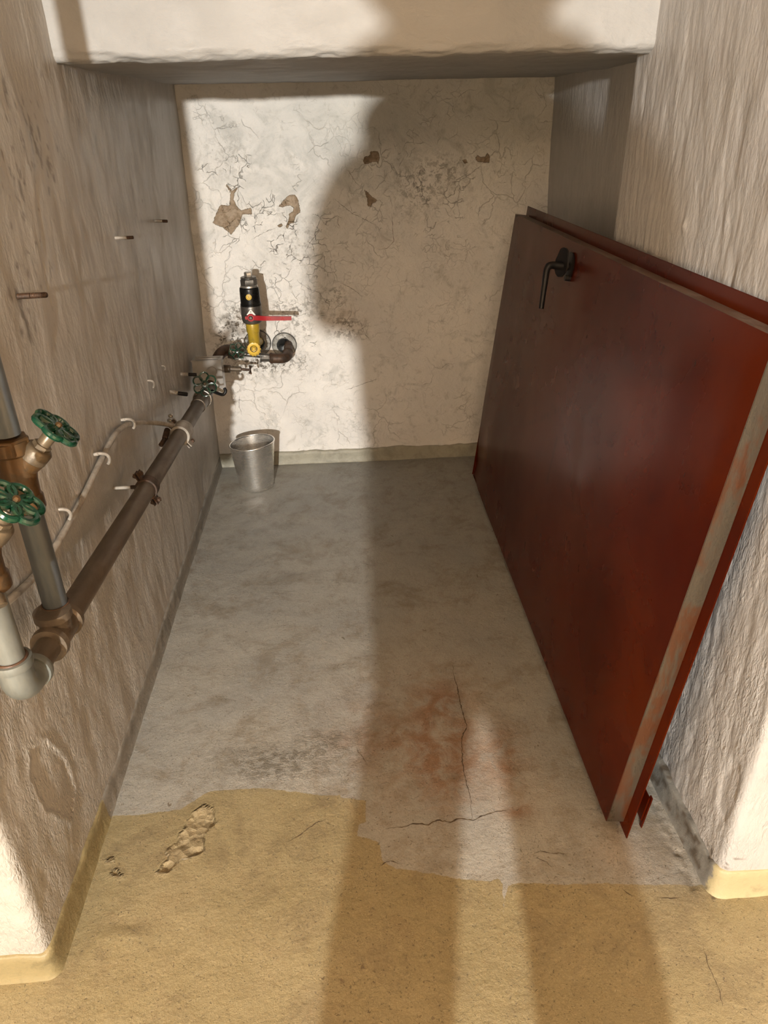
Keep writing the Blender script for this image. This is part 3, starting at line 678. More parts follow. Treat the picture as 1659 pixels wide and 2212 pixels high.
# elbow
m = MB(); e = Vector((PX, .905, .682)); p0 = Vector((PX, .955, pz(.955))); p1 = e+Vector((0, 0, .055))
m.tube([p0]+arc(p0+Vector((0, -.010, 0)), e+Vector((0, -.004, -.004)), e+Vector((0, 0, .035)), 12)+[p1], .0258, 28)
m.lathe([(.0295, -.006), (.031, 0), (.0295, .008), (.022, .009)], p0, (0, 1, -.06), 28); m.lathe([(.0295, -.006), (.031, 0), (.0295, .008), (.022, .009)], p1, (0, 0, 1), 28)
m.build('elbow_fitting', MT['galv_light'], pipe, label='grey galvanised elbow')
MB().cyl((PX, .905, .735), (PX, .905, 2.40), .0210, 32).build('riser_pipe', MT['galv_light'], pipe, label='light grey galvanised riser pipe')
MB().cyl((PX, 1.088, .712), (PX, 1.090, .905), .0208, 32).build('riser_pipe', MT['galv'], pipe, label='blue-grey galvanised riser pipe')
MB().cyl((PX, 1.090, 1.04), (PX, 1.092, 2.40), .0208, 32).build('riser_pipe', MT['galv'], pipe, label='blue-grey galvanised riser pipe')
m = MB().ring((PX, 1.088, .718), (0, 0, 1), .0225, .0022, 28, 8); m.build('sealing_bead', MT['rust'], pipe)
m = MB().ring((PX, .905, .746), (0, 0, 1), .0228, .0024, 28, 8); m.build('sealing_bead', MT['rust'], pipe)
MB().lathe([(.0245, -.05), (.0275, -.048), (.0285, -.01), (.0285, .02), (.0305, .022), (.0305, .045), (.025, .048)], (PX, 2.575, pz(2.575)), ax, 32).build('coupling_collar', MT['fitting'], pipe)

# handwheel builder -------------------------------------------------------------
def handwheel(parent, c, axis, R, petals=6, wire=.0052, mat='green', hub='brass', ref=None, dome=0.0):
    axis = Vector(axis).normalized(); c = Vector(c)
    a = Vector(ref) if ref is not None else (Vector((0, 0, 1)) if abs(axis.z) < .9 else Vector((1, 0, 0)))
    a = (a-axis*a.dot(axis)).normalized(); b = axis.cross(a)
    m = MB(); rl = R*.36
    for i in range(petals):
        t = 2*math.pi*i/petals; dd = a*math.cos(t)+b*math.sin(t); cc = c+dd*(R-rl-wire); tt = axis.cross(dd)
        pts = []
        for j in range(18):
            q = 2*math.pi*j/18; pts.append(cc+dd*math.cos(q)*rl+tt*math.sin(q)*rl*.98-axis*dome*(math.cos(q)-1)*.3)
        m.tube(pts, wire, 8, close=True)
    m.ring(c, axis, R*.26, wire*.9, 20, 8)
    o = m.build('handwheel', MT[mat], parent)
    h = MB().lathe([(R*.24, -.004), (R*.25, 0), (R*.22, .004), (R*.1, .005)], c, axis, 14); h.build('wheel_hub', MT[mat], o)
    n = MB().lathe([(R*.12, .003), (R*.12, .009), (R*.07, .011)], c, axis, 6); n.build('wheel_nut', MT[hub], o)
    return o
def slant_valve(name, c, bon, label, wheelR, drain=True, ref=None):
    c = Vector(c); bon = Vector(bon).normalized()
    t = empty(name, c, label, 'valve')
    m = MB()
    m.lathe([(.022, -.062), (.0285, -.060), (.0285, -.040), (.0255, -.036), (.0262, -.012), (.0285, 0), (.0262, .014), (.0255, .036), (.0290, .040), (.0290, .060), (.022, .062)], c, (0, 0, 1), 32)
    m.lathe([(.018, 0), (.0195, .022), (.0215, .034), (.0215, .040)], c, bon, 28)
    m.build('valve_body', MT['brass'], t)
    m = MB(); m.lathe([(.0295, 0), (.0305, .002), (.0305, .022), (.0290, .0235), (.022, .024)], c+Vector((0, 0, .041)), (0, 0, 1), 6); m.build('union_nut', MT['brass'], t)
    m = MB(); m.lathe([(.0215, .036), (.0225, .037), (.0225, .056), (.0195, .060), (.0180, .061)], c, bon, 28); m.build('bonnet', MT['bronze'], t)
    m = MB(); m.lathe([(.0150, .060), (.0150, .068), (.0135, .0685)], c, bon, 6); m.lathe([(.0105, .066), (.0112, .086), (.0095, .089)], c, bon, 22); m.build('gland_nut', MT['bronze'], t)
    m = MB(); m.cyl(c+bon*.086, c+bon*.104, .0052, 14); m.build('spindle', MT['bronze'], t)
    handwheel(t, c+bon*.103, bon, wheelR, 6, .0052, 'green', 'brass', ref, 0)
    if drain:
        dd = Vector((.35, -.6, -.72)).normalized(); q = c+Vector((0, 0, -.030))
        m = MB(); m.cyl(q, q+dd*.042, .0095, 18, .001); m.lathe([(.0125, .040), (.0135, .042), (.0135, .056), (.011, .058)], q, dd, 18); m.build('drain_plug', MT['bronze'], t)
    return t
slant_valve('slanted_stop_valve', (PX, 1.090, .970), (.70, .12, .70), 'old brass slanted valve with green wheel, upper one, on the blue-grey riser', .0425, False, ref=(0, 1, .1))
slant_valve('slanted_stop_valve', (PX+.006, .905, .935), (.66, -.02, .74), 'old brass slanted valve at left edge, lower green wheel, on the light grey riser', .0440, True, ref=(0, 1, .1))

# pipe clamps with wall rods -----------------------------------------------------
def clamp(name, y, label, mat, ear_dir, rod=True, w_=.020):
    c = Vector((PX, y, pz(y))); t = empty(name, (-.612, y, pz(y)), label, 'clamp')
    e_ = Vector(ear_dir); e_ = (e_-ax*e_.dot(ax)).normalized(); s_ = ax.cross(e_)
    m = MB(); tkr = .0045 if rod else .0075; m.lathe([(.0248, -w_/2), (.0250+tkr, -w_/2), (.0256+tkr, 0), (.0250+tkr, w_/2), (.0248, w_/2)], c, ax, 32, closed=False)
    for sg in (1, -1):
        for q in (.0042, -.0042):
            m.box(c+e_*sg*.037+s_*q, .026, .0028, w_*.95, e_, s_, ax, .0006)
    m.build('clamp_ring', MT[mat], t)
    for sg in (1, -1):
        m = MB(); p = c+e_*sg*.042; m.cyl(p-s_*.016, p+s_*.014, .0032, 10); m.lathe([(.0068, 0), (.0068, .006)], p+s_*.0065, s_, 6); m.lathe([(.0068, 0), (.0068, .006)], p-s_*.0065, -s_, 6)
        m.build('clamp_bolt', MT['rust'], t)
    if rod:
        m = MB(); m.cyl((-.626, y, c.z+.004), (PX-.024, y, c.z+.004), .0046, 14); m.build('wall_rod', MT['white_paint'], t, label='rod half coated in wall paint')
        m = MB().cyl((-.572, y, c.z+.004), (PX-.024, y, c.z+.004), .0052, 14); m.build('rod_sleeve', MT['rust'], t)
    return t
clamp('pipe_clamp', 1.745, 'dark rusty pipe clamp on a wall rod at the middle of the pipe', 'rust', (-.45, 0, 1), True, .034)
gc = clamp('earthing_clamp', 2.215, 'paint-covered earthing clamp with bolts where the white cable ends', 'white_paint', (-.75, 0, 1), False, .070)
m = MB(); q = Vector((PX-.036, 2.14, pz(2.14)+.006)); m.cyl(q+Vector((0, .05, .012)), q, .0095, 12, .003); m.cyl(q, q+Vector((-.012, -.022, -.014)), .0075, 10, .002); m.build('lug_block', MT['rust'], gc)
m = MB(); q = Vector((PX-.030, 2.235, pz(2.2)+.045))
m.lathe([(.004, 0), (.008, .003), (.008, .009), (.004, .012)], q, (0, 0, 1), 14); m.lathe([(.004, 0), (.008, .003), (.008, .009), (.004, .012)], q+Vector((.002, -.03, -.004)), (0, 0, 1), 14); m.build('terminal_screw', MT['zinc'], gc)

# painted cable + clips -------------------------------------------------------------
XC = -.604
cab = [(-.618, .98, .752), (XC, 1.051, .742), (XC, 1.172, .716), (XC, 1.283, .709), (XC, 1.473, .721), (XC, 1.659, .744), (XC, 1.795, .757), (XC, 1.90, .745), (-.600, 1.958, .730), (-.590, 2.03, .704), (-.572, 2.10, .675), (-.556, 2.16, .646), (-.548, 2.205, .622)]
m = MB(); m.tube(spline(cab, 8), .0072, 12); tag(m.build('earthing_cable', MT['white_paint']), 'white painted cable clipped along the left wall above the pipe', 'cable')
def clip(loc, label, d=1.0):
    m = MB(); x, y, z = loc; s = .011*d
    pts = [Vector((x-.008, y-.010, z+.016)), Vector((x+.004, y-.006, z+.015)), Vector((x+.013, y-.002, z+.010)), Vector((x+.015, y+.002, z)), Vector((x+.012, y+.004, z-.009)), Vector((x+.009, y+.004, z-.013))]
    pts = [Vector((x, y, z))+(p-Vector((x, y, z)))*d for p in pts]
    sp = spline(pts, 5); m.tube(sp, .0034*d, 8); m.cyl((x-.014, y-.009*d, z+.015*d), (x-.001, y-.009*d, z+.015*d), .0036*d, 10, .001)
    return tag(m.build('cable_clip', MT['white_paint']), label, 'clip', 'nail clips on the left wall')
clip((XC, 1.930, .738), 'paint-covered cable clip at the bend of the cable', 1.15)
clip((XC, 1.672, .745), 'white cable clip halfway along the painted cable', 1.2)
clip((-.612, 1.395, .738), 'empty white clip below left of the cable, near the riser', 1.1)
clip((-.613, 2.448, .744), 'tiny white clip stub on left wall, furthest from the riser', .6)
clip((-.613, 2.251, .750), 'small curled white clip on left wall above the earthing clamp', .95)

# bolts and rods out of the left wall ---------------------------------------------------
def wall_bolt(y, z, L_, r, mat1, mat2, label, tilt=(0, 0), split=.5):
    d = Vector((1, tilt[0], tilt[1])).normalized(); b = Vector((-.618+.012*z, y, z))
    t = empty('wall_bolt', b, label, 'bolt')
    MB().cyl(b-d*.01, b+d*L_*split, r, 14).build('painted_shank', MT[mat1], t)
    m = MB(); m.cyl(b+d*L_*split, b+d*L_, r*.9, 14, r*.3)
    for i in range(int((L_*(1-split))/.003)): m.ring(b+d*(L_*split+.003*i+.0015), d, r*.92, .0006, 14, 5)
    m.build('threaded_end', MT[mat2], t)
wall_bolt(2.172, 1.198, .042, .0048, 'white_paint', 'rust', 'short paint-coated bolt sticking out of the left wall, the middle one', (0, 0), .55)
wall_bolt(2.655, 1.192, .040, .0052, 'white_paint', 'rust', 'bolt with a white dab at its root, nearest to the back wall corner', (0, -.05), .55)
wall_bolt(1.455, 1.182, .046, .0056, 'rust', 'rust', 'dark rusty bolt at the left picture edge, high on the left wall', (0, .02), .3)
wall_bolt(2.500, .640, .058, .0080, 'white_paint', 'black', 'thick black bolt in the left wall beside the earthing clamp', (0, -.18), .40)
wall_bolt(2.700, .645, .058, .0072, 'white_paint', 'black', 'black bolt in the left wall next to the clear plastic box', (0, -.08), .45)

# far valve at the end of the long pipe ---------------------------------------------------
gv = empty('pipe_end_valve', (PX, 2.66, .57), 'dark valve with thin green wheel ending the long pipe, before the clear box', 'valve')
m = MB(); m.lathe([(.027, -.030), (.031, -.026), (.031, .0), (.027, .006), (.026, .05), (.024, .10)], (PX, 2.655, pz(2.655)), ax, 28)
bd = Vector((.10, -.62, .78)).normalized(); vc = Vector((PX+.004, 2.675, .565))
m.lathe([(.022, -.01), (.023, .012), (.019, .018)], vc, bd, 24); m.build('valve_body', MT['fitting'], gv)
MB().ring(Vector((PX, 2.622, pz(2.622)+.001)), ax, .0325, .0030, 30, 8).build('seal_ring', MT['zinc'], gv)
m = MB(); m.lathe([(.012, .016), (.012, .030), (.008, .032)], vc, bd, 6); m.cyl(vc+bd*.028, (-.508, 2.602, .632), .0045, 12); m.build('spindle', MT['bronze'], gv)
handwheel(gv, (-.508, 2.600, .633), (.10, -.88, .45), .047, 6, .0028, 'green', 'bronze', (0, 0, 1))
# bent stub beside it
m = MB(); m.tube(spline([(-.505, 2.70, .575), (-.485, 2.72, .556), (-.468, 2.73, .548), (-.458, 2.735, .560), (-.462, 2.735, .572)], 5), .0062, 10); m.build('bent_lever', MT['black'], gv)

# clear plastic box -------------------------------------------------------------------------
def rot(v, ax_, a): return Matrix.Rotation(a, 3, ax_) @ Vector(v)
bxc = Vector((-.535, 2.855, .590)); Xb = Vector((1, .06, -.02)).normalized(); Zb = Vector((0, .10, 1)).normalized(); Yb_ = Zb.cross(Xb).normalized()
cb = empty('clear_box', bxc, 'clear plastic box standing over the pipe by the back left corner', 'box')
W_, D_, H_ = .112, .085, .128; tk = .0022
def B3(a, b, c): return bxc+Xb*a+Yb_*b+Zb*c
m = MB()
m.box(B3(0, -D_/2, 0), W_, tk, H_, Xb, Yb_, Zb, .0006); m.box(B3(0, D_/2, 0), W_, tk, H_, Xb, Yb_, Zb, .0006)
m.box(B3(-W_/2, 0, 0), tk, D_, H_, Xb, Yb_, Zb, .0006); m.box(B3(W_/2, 0, 0), tk, D_, H_, Xb, Yb_, Zb, .0006)
m.build('box_shell', MT['clear'], cb)
m = MB(); m.box(B3(0, 0, H_/2+.002), W_+.008, D_+.008, .004, Xb, Yb_, Zb, .0015); m.box(B3(0, -.018, H_/2+.006), W_*.8, .010, .004, Xb, Yb_, Zb, .001); m.box(B3(0, .022, H_/2+.006), W_*.9, .008, .004, Xb, Yb_, Zb, .001); m.build('box_lid', MT['clear'], cb)
m = MB(); m.ring(B3(.016, -D_/2-.001, .020), Yb_, .020, .0018, 28, 8); m.build('round_boss', MT['clear'], cb)
m = MB()
for q in (.040, .047, .054): m.box(B3(-.012, -D_/2-.0015, q), .05, .0012, .0014, Xb, Yb_, Zb)
m.build('moulded_rib', MT['clear'], cb)

# back-wall connection: iron elbow from the long pipe to the right -----------------------------
bp = empty('corner_pipework', (-.42, 3.08, .59), 'brown iron pipe turning along the back wall behind the clear box', 'pipe')
m = MB(); m.tube([(PX, 2.74, pz(2.74)), (PX, 2.92, .560)]+arc((PX, 2.95, .570), (PX+.002, 3.06, .640), (-.475, 3.085, .628), 12)+[(-.45, 3.09, .612)], .0235, 26)
m.build('iron_bend', MT['rust'], bp)
m = MB(); m.lathe([(.026, -.014), (.032, -.012), (.032, .010), (.026, .012)], (PX+.002, 2.985, .596), (0, .8, .5), 28); m.build('pipe_flange', MT['fitting'], bp)
m = MB(); m.lathe([(.026, -.014), (.033, -.012), (.033, .012), (.026, .014)], (-.468, 3.087, .622), (1, .05, -.3), 28); m.build('pipe_flange', MT['fitting'], bp)
m = MB(); m.cyl((-.46, 3.09, .612), (-.305, 3.10, .588), .0105, 20); m.build('thin_pipe', MT['steel'], bp)
m = MB(); m.lathe([(.017, -.022), (.0195, -.021), (.0195, -.017), (.0165, -.016), (.0165, .015), (.0195, .016), (.0195, .021), (.017, .022)], (-.330, 3.10, .582), (1, 0, -.05), 8); m.build('coupling_nut', MT['steel'], bp)
m = MB(); m.tube([(-.305, 3.10, .580)]+arc((-.275, 3.10, .578), (-.236, 3.10, .575), (-.236, 3.150, .580), 10)+[(-.236, 3.20, .590), (-.238, 3.285, .598)], [.0215]*12+[.019, .0180], 24)
m.lathe([(.0215, -.007), (.0245, 0), (.0215, .008)], (-.304, 3.10, .580), (1, 0, 0), 24); m.lathe([(.0205, -.008), (.0240, 0), (.0205, .008)], (-.236, 3.165, .583), (0, 1, .1), 24); m.lathe([(.0180, -.004), (.0200, 0), (.0180, .005)], (-.237, 3.215, .592), (0, 1, .1), 24)
m.build('brown_elbow', MT['rust'], bp)
# small valve with flower wheel on the bend
cv = empty('corner_valve', (-.436, 3.06, .615), 'small dark valve with thin green wheel left of the yellow spout', 'valve')
m = MB(); m.cyl((-.436, 3.09, .612), (-.432, 3.03, .634), .0150, 20, .002); m.lathe([(.021, -.018), (.022, 0), (.021, .018)], (-.438, 3.092, .610), (1, 0, -.1), 22); m.build('valve_body', MT['fitting'], cv)
m = MB(); m.cyl((-.432, 3.03, .634), (-.429, 2.985, .648), .0055, 12); m.build('spindle', MT['bronze'], cv)
handwheel(cv, (-.430, 2.975, .651), (.05, -.92, .38), .0365, 6, .0023, 'green', 'black', (.3, 0, 1))
rv = empty('rear_valve', (-.385, 3.16, .62), 'half-hidden valve with thin dark wheel behind the small green wheel', 'valve')
m = MB(); m.cyl((-.39, 3.09, .60), (-.385, 3.16, .625), .010, 16); m.build('valve_body', MT['fitting'], rv)
m = MB(); m.cyl((-.40, 3.10, .603), (-.386, 3.085, .64), .005, 12); m.build('spindle', MT['bronze'], rv)
handwheel(rv, (-.390, 3.09, .642), (.5, -.55, .65), .036, 5, .0022, 'bronze', 'bronze', (1, 0, 1))
# small drain tap under the bend
tp = empty('drain_tap', (-.455, 3.02, .566), 'small dark drain tap pointing right below the iron bend', 'tap')
m = MB(); m.cyl((-.52, 3.0, .572), (-.470, 3.0, .570), .0165, 20, .002); m.cyl((-.472, 3.0, .570), (-.425, 3.0, .566), .0105, 18, .001); m.cyl((-.440, 3.0, .560), (-.440, 3.0, .545), .006, 12); m.build('tap_body', MT['fitting'], tp)
m = MB(); m.cyl((-.425, 3.0, .566), (-.392, 3.0, .562), .0055, 12, .001)
for i in range(4):
    t = i*math.pi/2+.4; q = Vector((-.388, 3.0, .562)); dd = Vector((0.1*math.cos(t), math.cos(t), math.sin(t))); m.cyl(q, q+dd*.018, .0028, 8); m.lathe([(.001, -.004), (.005, -.002), (.005, .002), (.001, .004)], q+dd*.019, (1, 0, 0), 10)
m.build('cross_handle', MT['rust'], tp)

# escutcheon plates -----------------------------------------------------------------------------
def esc(c, R, hole, label, yellowed=False):
    m = MB(); m.lathe([(hole, .010), (hole+.004, .0125), (R*.62, .0105), (R*.92, .0065), (R, .002), (R, -.006), (hole, -.006)], c, (0, -1, .02), 44, closed=False)
    t = m.build('escutcheon', MT['rosette']); tag(t, label, 'wall plate')
    m = MB(); m.ring(Vector(c)+Vector((0, -.0035, 0)), (0, -1, 0), R*.97, .0016, 44, 6); m.build('dark_rim', MT['black'], t)
    m = MB(); m.cyl(Vector(c)+Vector((.006, -.0125, R*.62)), Vector(c)+Vector((.006, -.016, R*.62)), .0045, 12); m.build('plate_screw', MT['steel'], t)
    m = MB(); m.lathe([(hole+.003, .004), (hole+.003, .0125), (hole-.003, .0130), (.001, .0060), (.001, .004)], c, (0, -1, .02), 36); m.build('dark_hole_disc', MT['rubber'], t)  # black disc put in to stand for the dark inside of the hole
    return t
esc((-.376, 3.270, .606), .060, .030, 'round corroded wall plate behind the yellow valve stem')
esc((-.257, 3.270, .592), .056, .030, 'round corroded wall plate where the brown elbow enters the wall')

# tall shut-off valve tower with red lever -----------------------------------------------------------
TX, TY = -.3575, 3.02
tw = empty('lever_valve', (TX, TY, .65), 'tall shut-off valve, black sleeve over yellow stem, with red lever', 'valve')
lx = -.010
def TP(z): return Vector((TX+(.905-z)*-.012, TY, z))
m = MB(); m.lathe([(.020, -.005), (.0235, .0), (.0240, .052), (.0275, .062), (.0280, .095), (.026, .100)], TP(.660), (0, 0, 1), 32)
m.cyl(TP(.668)+Vector((0, .0, 0)), TP(.640)+Vector((-.006, .262, -.030)), .0185, 24); m.build('yellow_stem', MT['yellow'], tw)
m = MB(); c = TP(.652)+Vector((-.002, -.022, -.004)); sd_ = Vector((.02, -.86, .50)).normalized()
m.lathe([(.020, -.030), (.022, -.004), (.0215, .0)], c, sd_, 28); m.build('outlet_neck', MT['bronze'], tw)
m = MB()
pr = [(.0150, .004), (.0200, .004), (.0255, .006), (.0275, .002), (.0275, -.008), (.0240, -.012), (.0150, -.012)]
m.lathe(pr, c+sd_*.010, sd_, 36, closed=False)
for i in range(14):
    t = 2*math.pi*i/14; a = Vector((1, 0, 0)); b = sd_.cross(a).normalized(); m.lathe([(.0026, -.010), (.0026, .001), (.0012, .003)], c+sd_*.010+(a*math.cos(t)+b*math.sin(t))*.0272, sd_, 8)
m.build('outlet_cap', MT['yellow_plastic'], tw)
m = MB(); m.lathe([(.0115, -.006), (.0115, -.001), (.0085, .000), (.0085, -.006)], c+sd_*.010, sd_, 6, closed=False); m.lathe([(.006, -.006), (.006, .0)], c+sd_*.010, sd_, 16); m.build('hex_insert', MT['yellow_plastic'], tw)
m = MB(); m.lathe([(.030, .0), (.0395, .006), (.0425, .018), (.0435, .060), (.0430, .072), (.041, .076)], TP(.753), (0, 0, 1), 10); m.build('valve_block', MT['steel'], tw)
m = MB(); m.lathe([(.0425, .0), (.0425, .008), (.0405, .010), (.0395, .062), (.0385, .070), (.036, .073)], TP(.826), (0, 0, 1), 40); m.build('black_sleeve', MT['rubber'], tw)
m = MB(); m.lathe([(.0355, .0), (.0350, .008), (.033, .010)], TP(.897), (0, 0, 1), 32); m.build('collar', MT['zinc'], tw)
m = MB(); m.lathe([(.031, .0), (.0330, .003), (.0330, .022), (.031, .025)], TP(.905), (0, 0, 1), 6, ref=(.35, 1, 0)); m.build('hex_nut', MT['steel'], tw)
m = MB(); m.lathe([(.030, .0), (.0320, .002), (.0320, .005), (.029, .0075)], TP(.931), (0, 0, 1), 32); m.build('washer', MT['steel'], tw)
m = MB(); m.lathe([(.0155, .0), (.0160, .002), (.0160, .016), (.014, .019)], TP(.938), (0, 0, 1), 6, ref=(.2, 1, 0)); m.build('cap_bolt', MT['zinc'], tw)
q = TP(.866)+Vector((-.001, -.0405, 0)); m = MB(); m.lathe([(.0115, 0), (.0115, .0022), (.010, .003)], q, (0, -1, 0), 28); dd = m.build('yellow_badge', MT['yellow_plastic'], tw)
m = MB(); m.ring(q+Vector((0, -.003, 0)), (0, -1, 0), .0078, .0006, 28, 6); m.box(q+Vector((.0006, -.003, 0)), .0020, .001, .0092, bev=.0004); m.box(q+Vector((-.0016, -.003, .0034)), .0032, .001, .0018, bev=.0004); m.build('badge_mark', MT['bronze'], dd)
lv = TP(.787)+Vector((.001, -.046, 0))
m = MB(); m.prism([lv+Vector((-.017, .002, .010)), lv+Vector((.020, .002, .008)), lv+Vector((.004, .002, .030)), lv+Vector((-.001, .002, .030))], (0, -.002, 0)); tg = m.build('white_tag', MT['white_tag'], tw)
m = MB().lathe([(.0022, 0), (.0022, .001)], lv+Vector((.0015, -.0002, .0215)), (0, -1, 0), 10); m.build('tag_hole', MT['rubber'], tg)
m = MB(); ld = Vector((1, 0, -.035)).normalized()
m.lathe([(.0085, 0), (.0150, .0), (.0155, .002), (.0155, .010), (.0140, .012), (.0085, .012)], lv, (0, -1, 0), 28, closed=False)
m.box(lv+Vector((-.017, -.006, .0)), .012, .009, .013, bev=.0015)
n = 12; pts = [lv+ld*(.012+(.152*i/n))+Vector((0, -.006-.010*sstep(0, .35, i/n), .0)) for i in range(n+1)]
pv = []; pf = []
for i, p in enumerate(pts):
    hw = .0095-.0020*(i/n); dz = .0062
    for a, b in ((-1, -1), (-1, 1), (1, 1), (1, -1)): pv.append(p+Vector((0, a*dz, b*hw)))
for i in range(n):
    for j in range(4): pf.append((i*4+j, i*4+(j+1) % 4, (i+1)*4+(j+1) % 4, (i+1)*4+j))
pf += [(0, 1, 2, 3), (n*4+3, n*4+2, n*4+1, n*4)]
m.add(pv, pf); m.build('red_lever', MT['red'], tw)
m = MB(); m.lathe([(.0080, .0), (.0080, .013), (.0060, .0145)], lv, (0, -1, 0), 6); m.build('lever_nut', MT['steel'], tw)

# ================================================================== PHOTOGRAPHER (stands behind the camera, casts the long shadow)
def skin_body(name, J, E, mat, parent, lvl=2, root=0):
    me = bpy.data.meshes.new(name); me.from_pydata([j[0] for j in J], E, [])
    o = bpy.data.objects.new(name, me); COL.objects.link(o); me.materials.append(mat)
    sk = o.modifiers.new('skin', 'SKIN'); sk.use_smooth_shade = True
    if not me.skin_vertices: me.attributes
    for i, j in enumerate(J):
        r = j[1]; r = r if isinstance(r, tuple) else (r, r)
        me.skin_vertices[0].data[i].radius = r; me.skin_vertices[0].data[i].use_root = (i == root)
    sb = o.modifiers.new('sub', 'SUBSURF'); sb.levels = lvl; sb.render_levels = lvl
    dg = bpy.context.evaluated_depsgraph_get(); ev = o.evaluated_get(dg); m2 = bpy.data.meshes.new_from_object(ev)
    o.modifiers.clear(); o.data = m2; m2.name = name
    if len(m2.materials) == 0: m2.materials.append(mat)
    m2.polygons.foreach_set('use_smooth', [True]*len(m2.polygons))
    o.parent = parent; m2.transform(Matrix.Translation(-parent.location)); return o
YP = -.17
pe = empty('person', (.01, YP-.04, 0), 'person in dark jacket and jeans standing astride in front of the alcove, holding a phone', 'person')
def loft(m, rows, seg=36):
    """rows: (x, y, z, rx, ry) elliptical sections, closed at both ends"""
    vs_ = []; n = len(rows)
    for x, y, z, rx, ry in rows:
        for q in range(seg):
            t = 2*math.pi*q/seg; vs_.append((x+rx*math.cos(t), y+ry*math.sin(t), z))
    fs = [(a*seg+q, a*seg+(q+1) % seg, (a+1)*seg+(q+1) % seg, (a+1)*seg+q) for a in range(n-1) for q in range(seg)]
    fs += [tuple(range(seg-1, -1, -1)), tuple((n-1)*seg+q for q in range(seg))]
    m.add(vs_, fs)
m = MB()
loft(m, [(.052, YP, .665, .190, .100), (.050, YP, .72, .200, .108), (.035, YP, .90, .218, .112), (.020, YP, 1.08, .220, .112), (.018, YP, 1.28, .222, .115), (.018, YP, 1.42, .222, .110), (.022, YP, 1.53, .205, .098), (.022, YP, 1.59, .175, .090), (.022, YP, 1.63, .140, .080), (.015, YP+.01, 1.69, .080, .075)])
for sx, hx, kx, ax_ in ((-1, -.028, -.082, -.098), (1, .130, .218, .244)):
    loft(m, [(ax_, YP-.02, .03, .055, .060), (ax_, YP-.02, .12, .066, .064), (ax_-.006*sx, YP-.01, .26, .092, .080), (kx, YP+.01, .44, .098, .088), (kx*.60+hx*.40, YP+.01, .58, .088, .096), (hx, YP, .70, .100, .104), (hx, YP, .80, .090, .10)])
    m.tube([(ax_, YP-.04, .040), (ax_+.004*sx, YP+.03, .042), (ax_+.010*sx, YP+.10, .036)], [.046, .046, .036], 16)
for sx, a, b, c in ((-1, (-.160, YP, 1.500), (-.215, YP+.02, 1.37), (-.220, YP+.05, 1.235)), (1, (.188, YP, 1.535), (.240, YP+.02, 1.39), (.255, YP+.05, 1.235))):
    m.tube(spline([(.03, YP, 1.50), a, b, c], 6), [.085]*6+[.074]*6+[.068]*6+[.060], 20)
me = bpy.data.meshes.new('body'); me.from_pydata(m.v, [], m.f); body = bpy.data.objects.new('body', me); COL.objects.link(body)
rm = body.modifiers.new('remesh', 'REMESH'); rm.mode = 'VOXEL'; rm.voxel_size = .014
sm_ = body.modifiers.new('smooth', 'SMOOTH'); sm_.iterations = 5
m2 = bpy.data.meshes.new_from_object(body.evaluated_get(bpy.context.evaluated_depsgraph_get()))
body.modifiers.clear(); body.data = m2; m2.name = 'body'; m2.materials.clear(); m2.materials.append(MT['cloth'])
m2.polygons.foreach_set('use_smooth', [True]*len(m2.polygons)); body.parent = pe; m2.transform(Matrix.Translation(-pe.location))
body.data.materials.append(MT['jeans'])
for p in body.data.polygons:
    if p.center.z < .64: p.material_index = 1
hc = Vector((.005, YP+.040, 1.790))
bm = bmesh.new(); bmesh.ops.create_uvsphere(bm, u_segments=40, v_segments=28, radius=1)
for vv in bm.verts:
    x, y, z = vv.co
    sx = .078*(1-.22*max(0, -z)); sy = .096; sz = .120
    yy = y*sy; zz = z*sz
    if y > 0:
        yy += .016*math.exp(-((x/.17)**2+((z+.12)/.20)**2))*1.0
        yy -= .006*(math.exp(-(((x-.38)/.16)**2+((z-.10)/.10)**2))+math.exp(-(((x+.38)/.16)**2+((z-.10)/.10)**2)))
        yy += .004*math.exp(-((x/.3)**2+((z+.48)/.06)**2))-.003*math.exp(-((x/.3)**2+((z+.53)/.02)**2))
        yy += .006*math.exp(-((x/.3)**2+((z+.85)/.14)**2))
    vv.co = Vector((x*sx, yy, zz))
me = bpy.data.meshes.new('head'); bm.to_mesh(me); bm.free()
rotm = Matrix.Translation(hc) @ Matrix.Rotation(math.radians(-18), 4, 'X'); me.transform(rotm)
hd = link_mesh('head', me, MT['skin'], pe)
for sx in (-1, 1): m = MB().lathe([(.002, -.010), (.010, -.006), (.012, 0), (.010, .006), (.002, .010)], rotm @ Vector((sx*.029, .083, .012)), (0, 1, 0), 14); m.build('eye', MT['eye'], pe)
for sx in (-1, 1): m = MB(); m.ring(rotm @ Vector((sx*.078, -.005, .0)), (1, 0, .15), .022, .006, 18, 8, .6); m.lathe([(.014, -.003), (.014, .003)], rotm @ Vector((sx*.077, -.005, .0)), (1, 0, 0), 14); m.build('ear', MT['skin'], pe)
bm = bmesh.new(); bmesh.ops.create_uvsphere(bm, u_segments=40, v_segments=28, radius=1)
for vv in list(bm.verts):
    vv.co = Vector((vv.co.x*.085, vv.co.y*.104-.004, vv.co.z*.126+.006))
bmesh.ops.delete(bm, geom=[v for v in bm.verts if (v.co.y > .02 and v.co.z < .070-.1*(.05-v.co.y)) or v.co.z < -.05], context='VERTS')
me = bpy.data.meshes.new('hair'); bm.to_mesh(me); bm.free(); me.transform(rotm); link_mesh('hair', me, MT['hair'], pe)
bm = bmesh.new(); bmesh.ops.create_uvsphere(bm, u_segments=36, v_segments=24, radius=1)
for vv in list(bm.verts): vv.co = Vector((vv.co.x*.162, vv.co.y*.125-.030, vv.co.z*.150))
bmesh.ops.delete(bm, geom=[v for v in bm.verts if v.co.y > .045], context='VERTS')
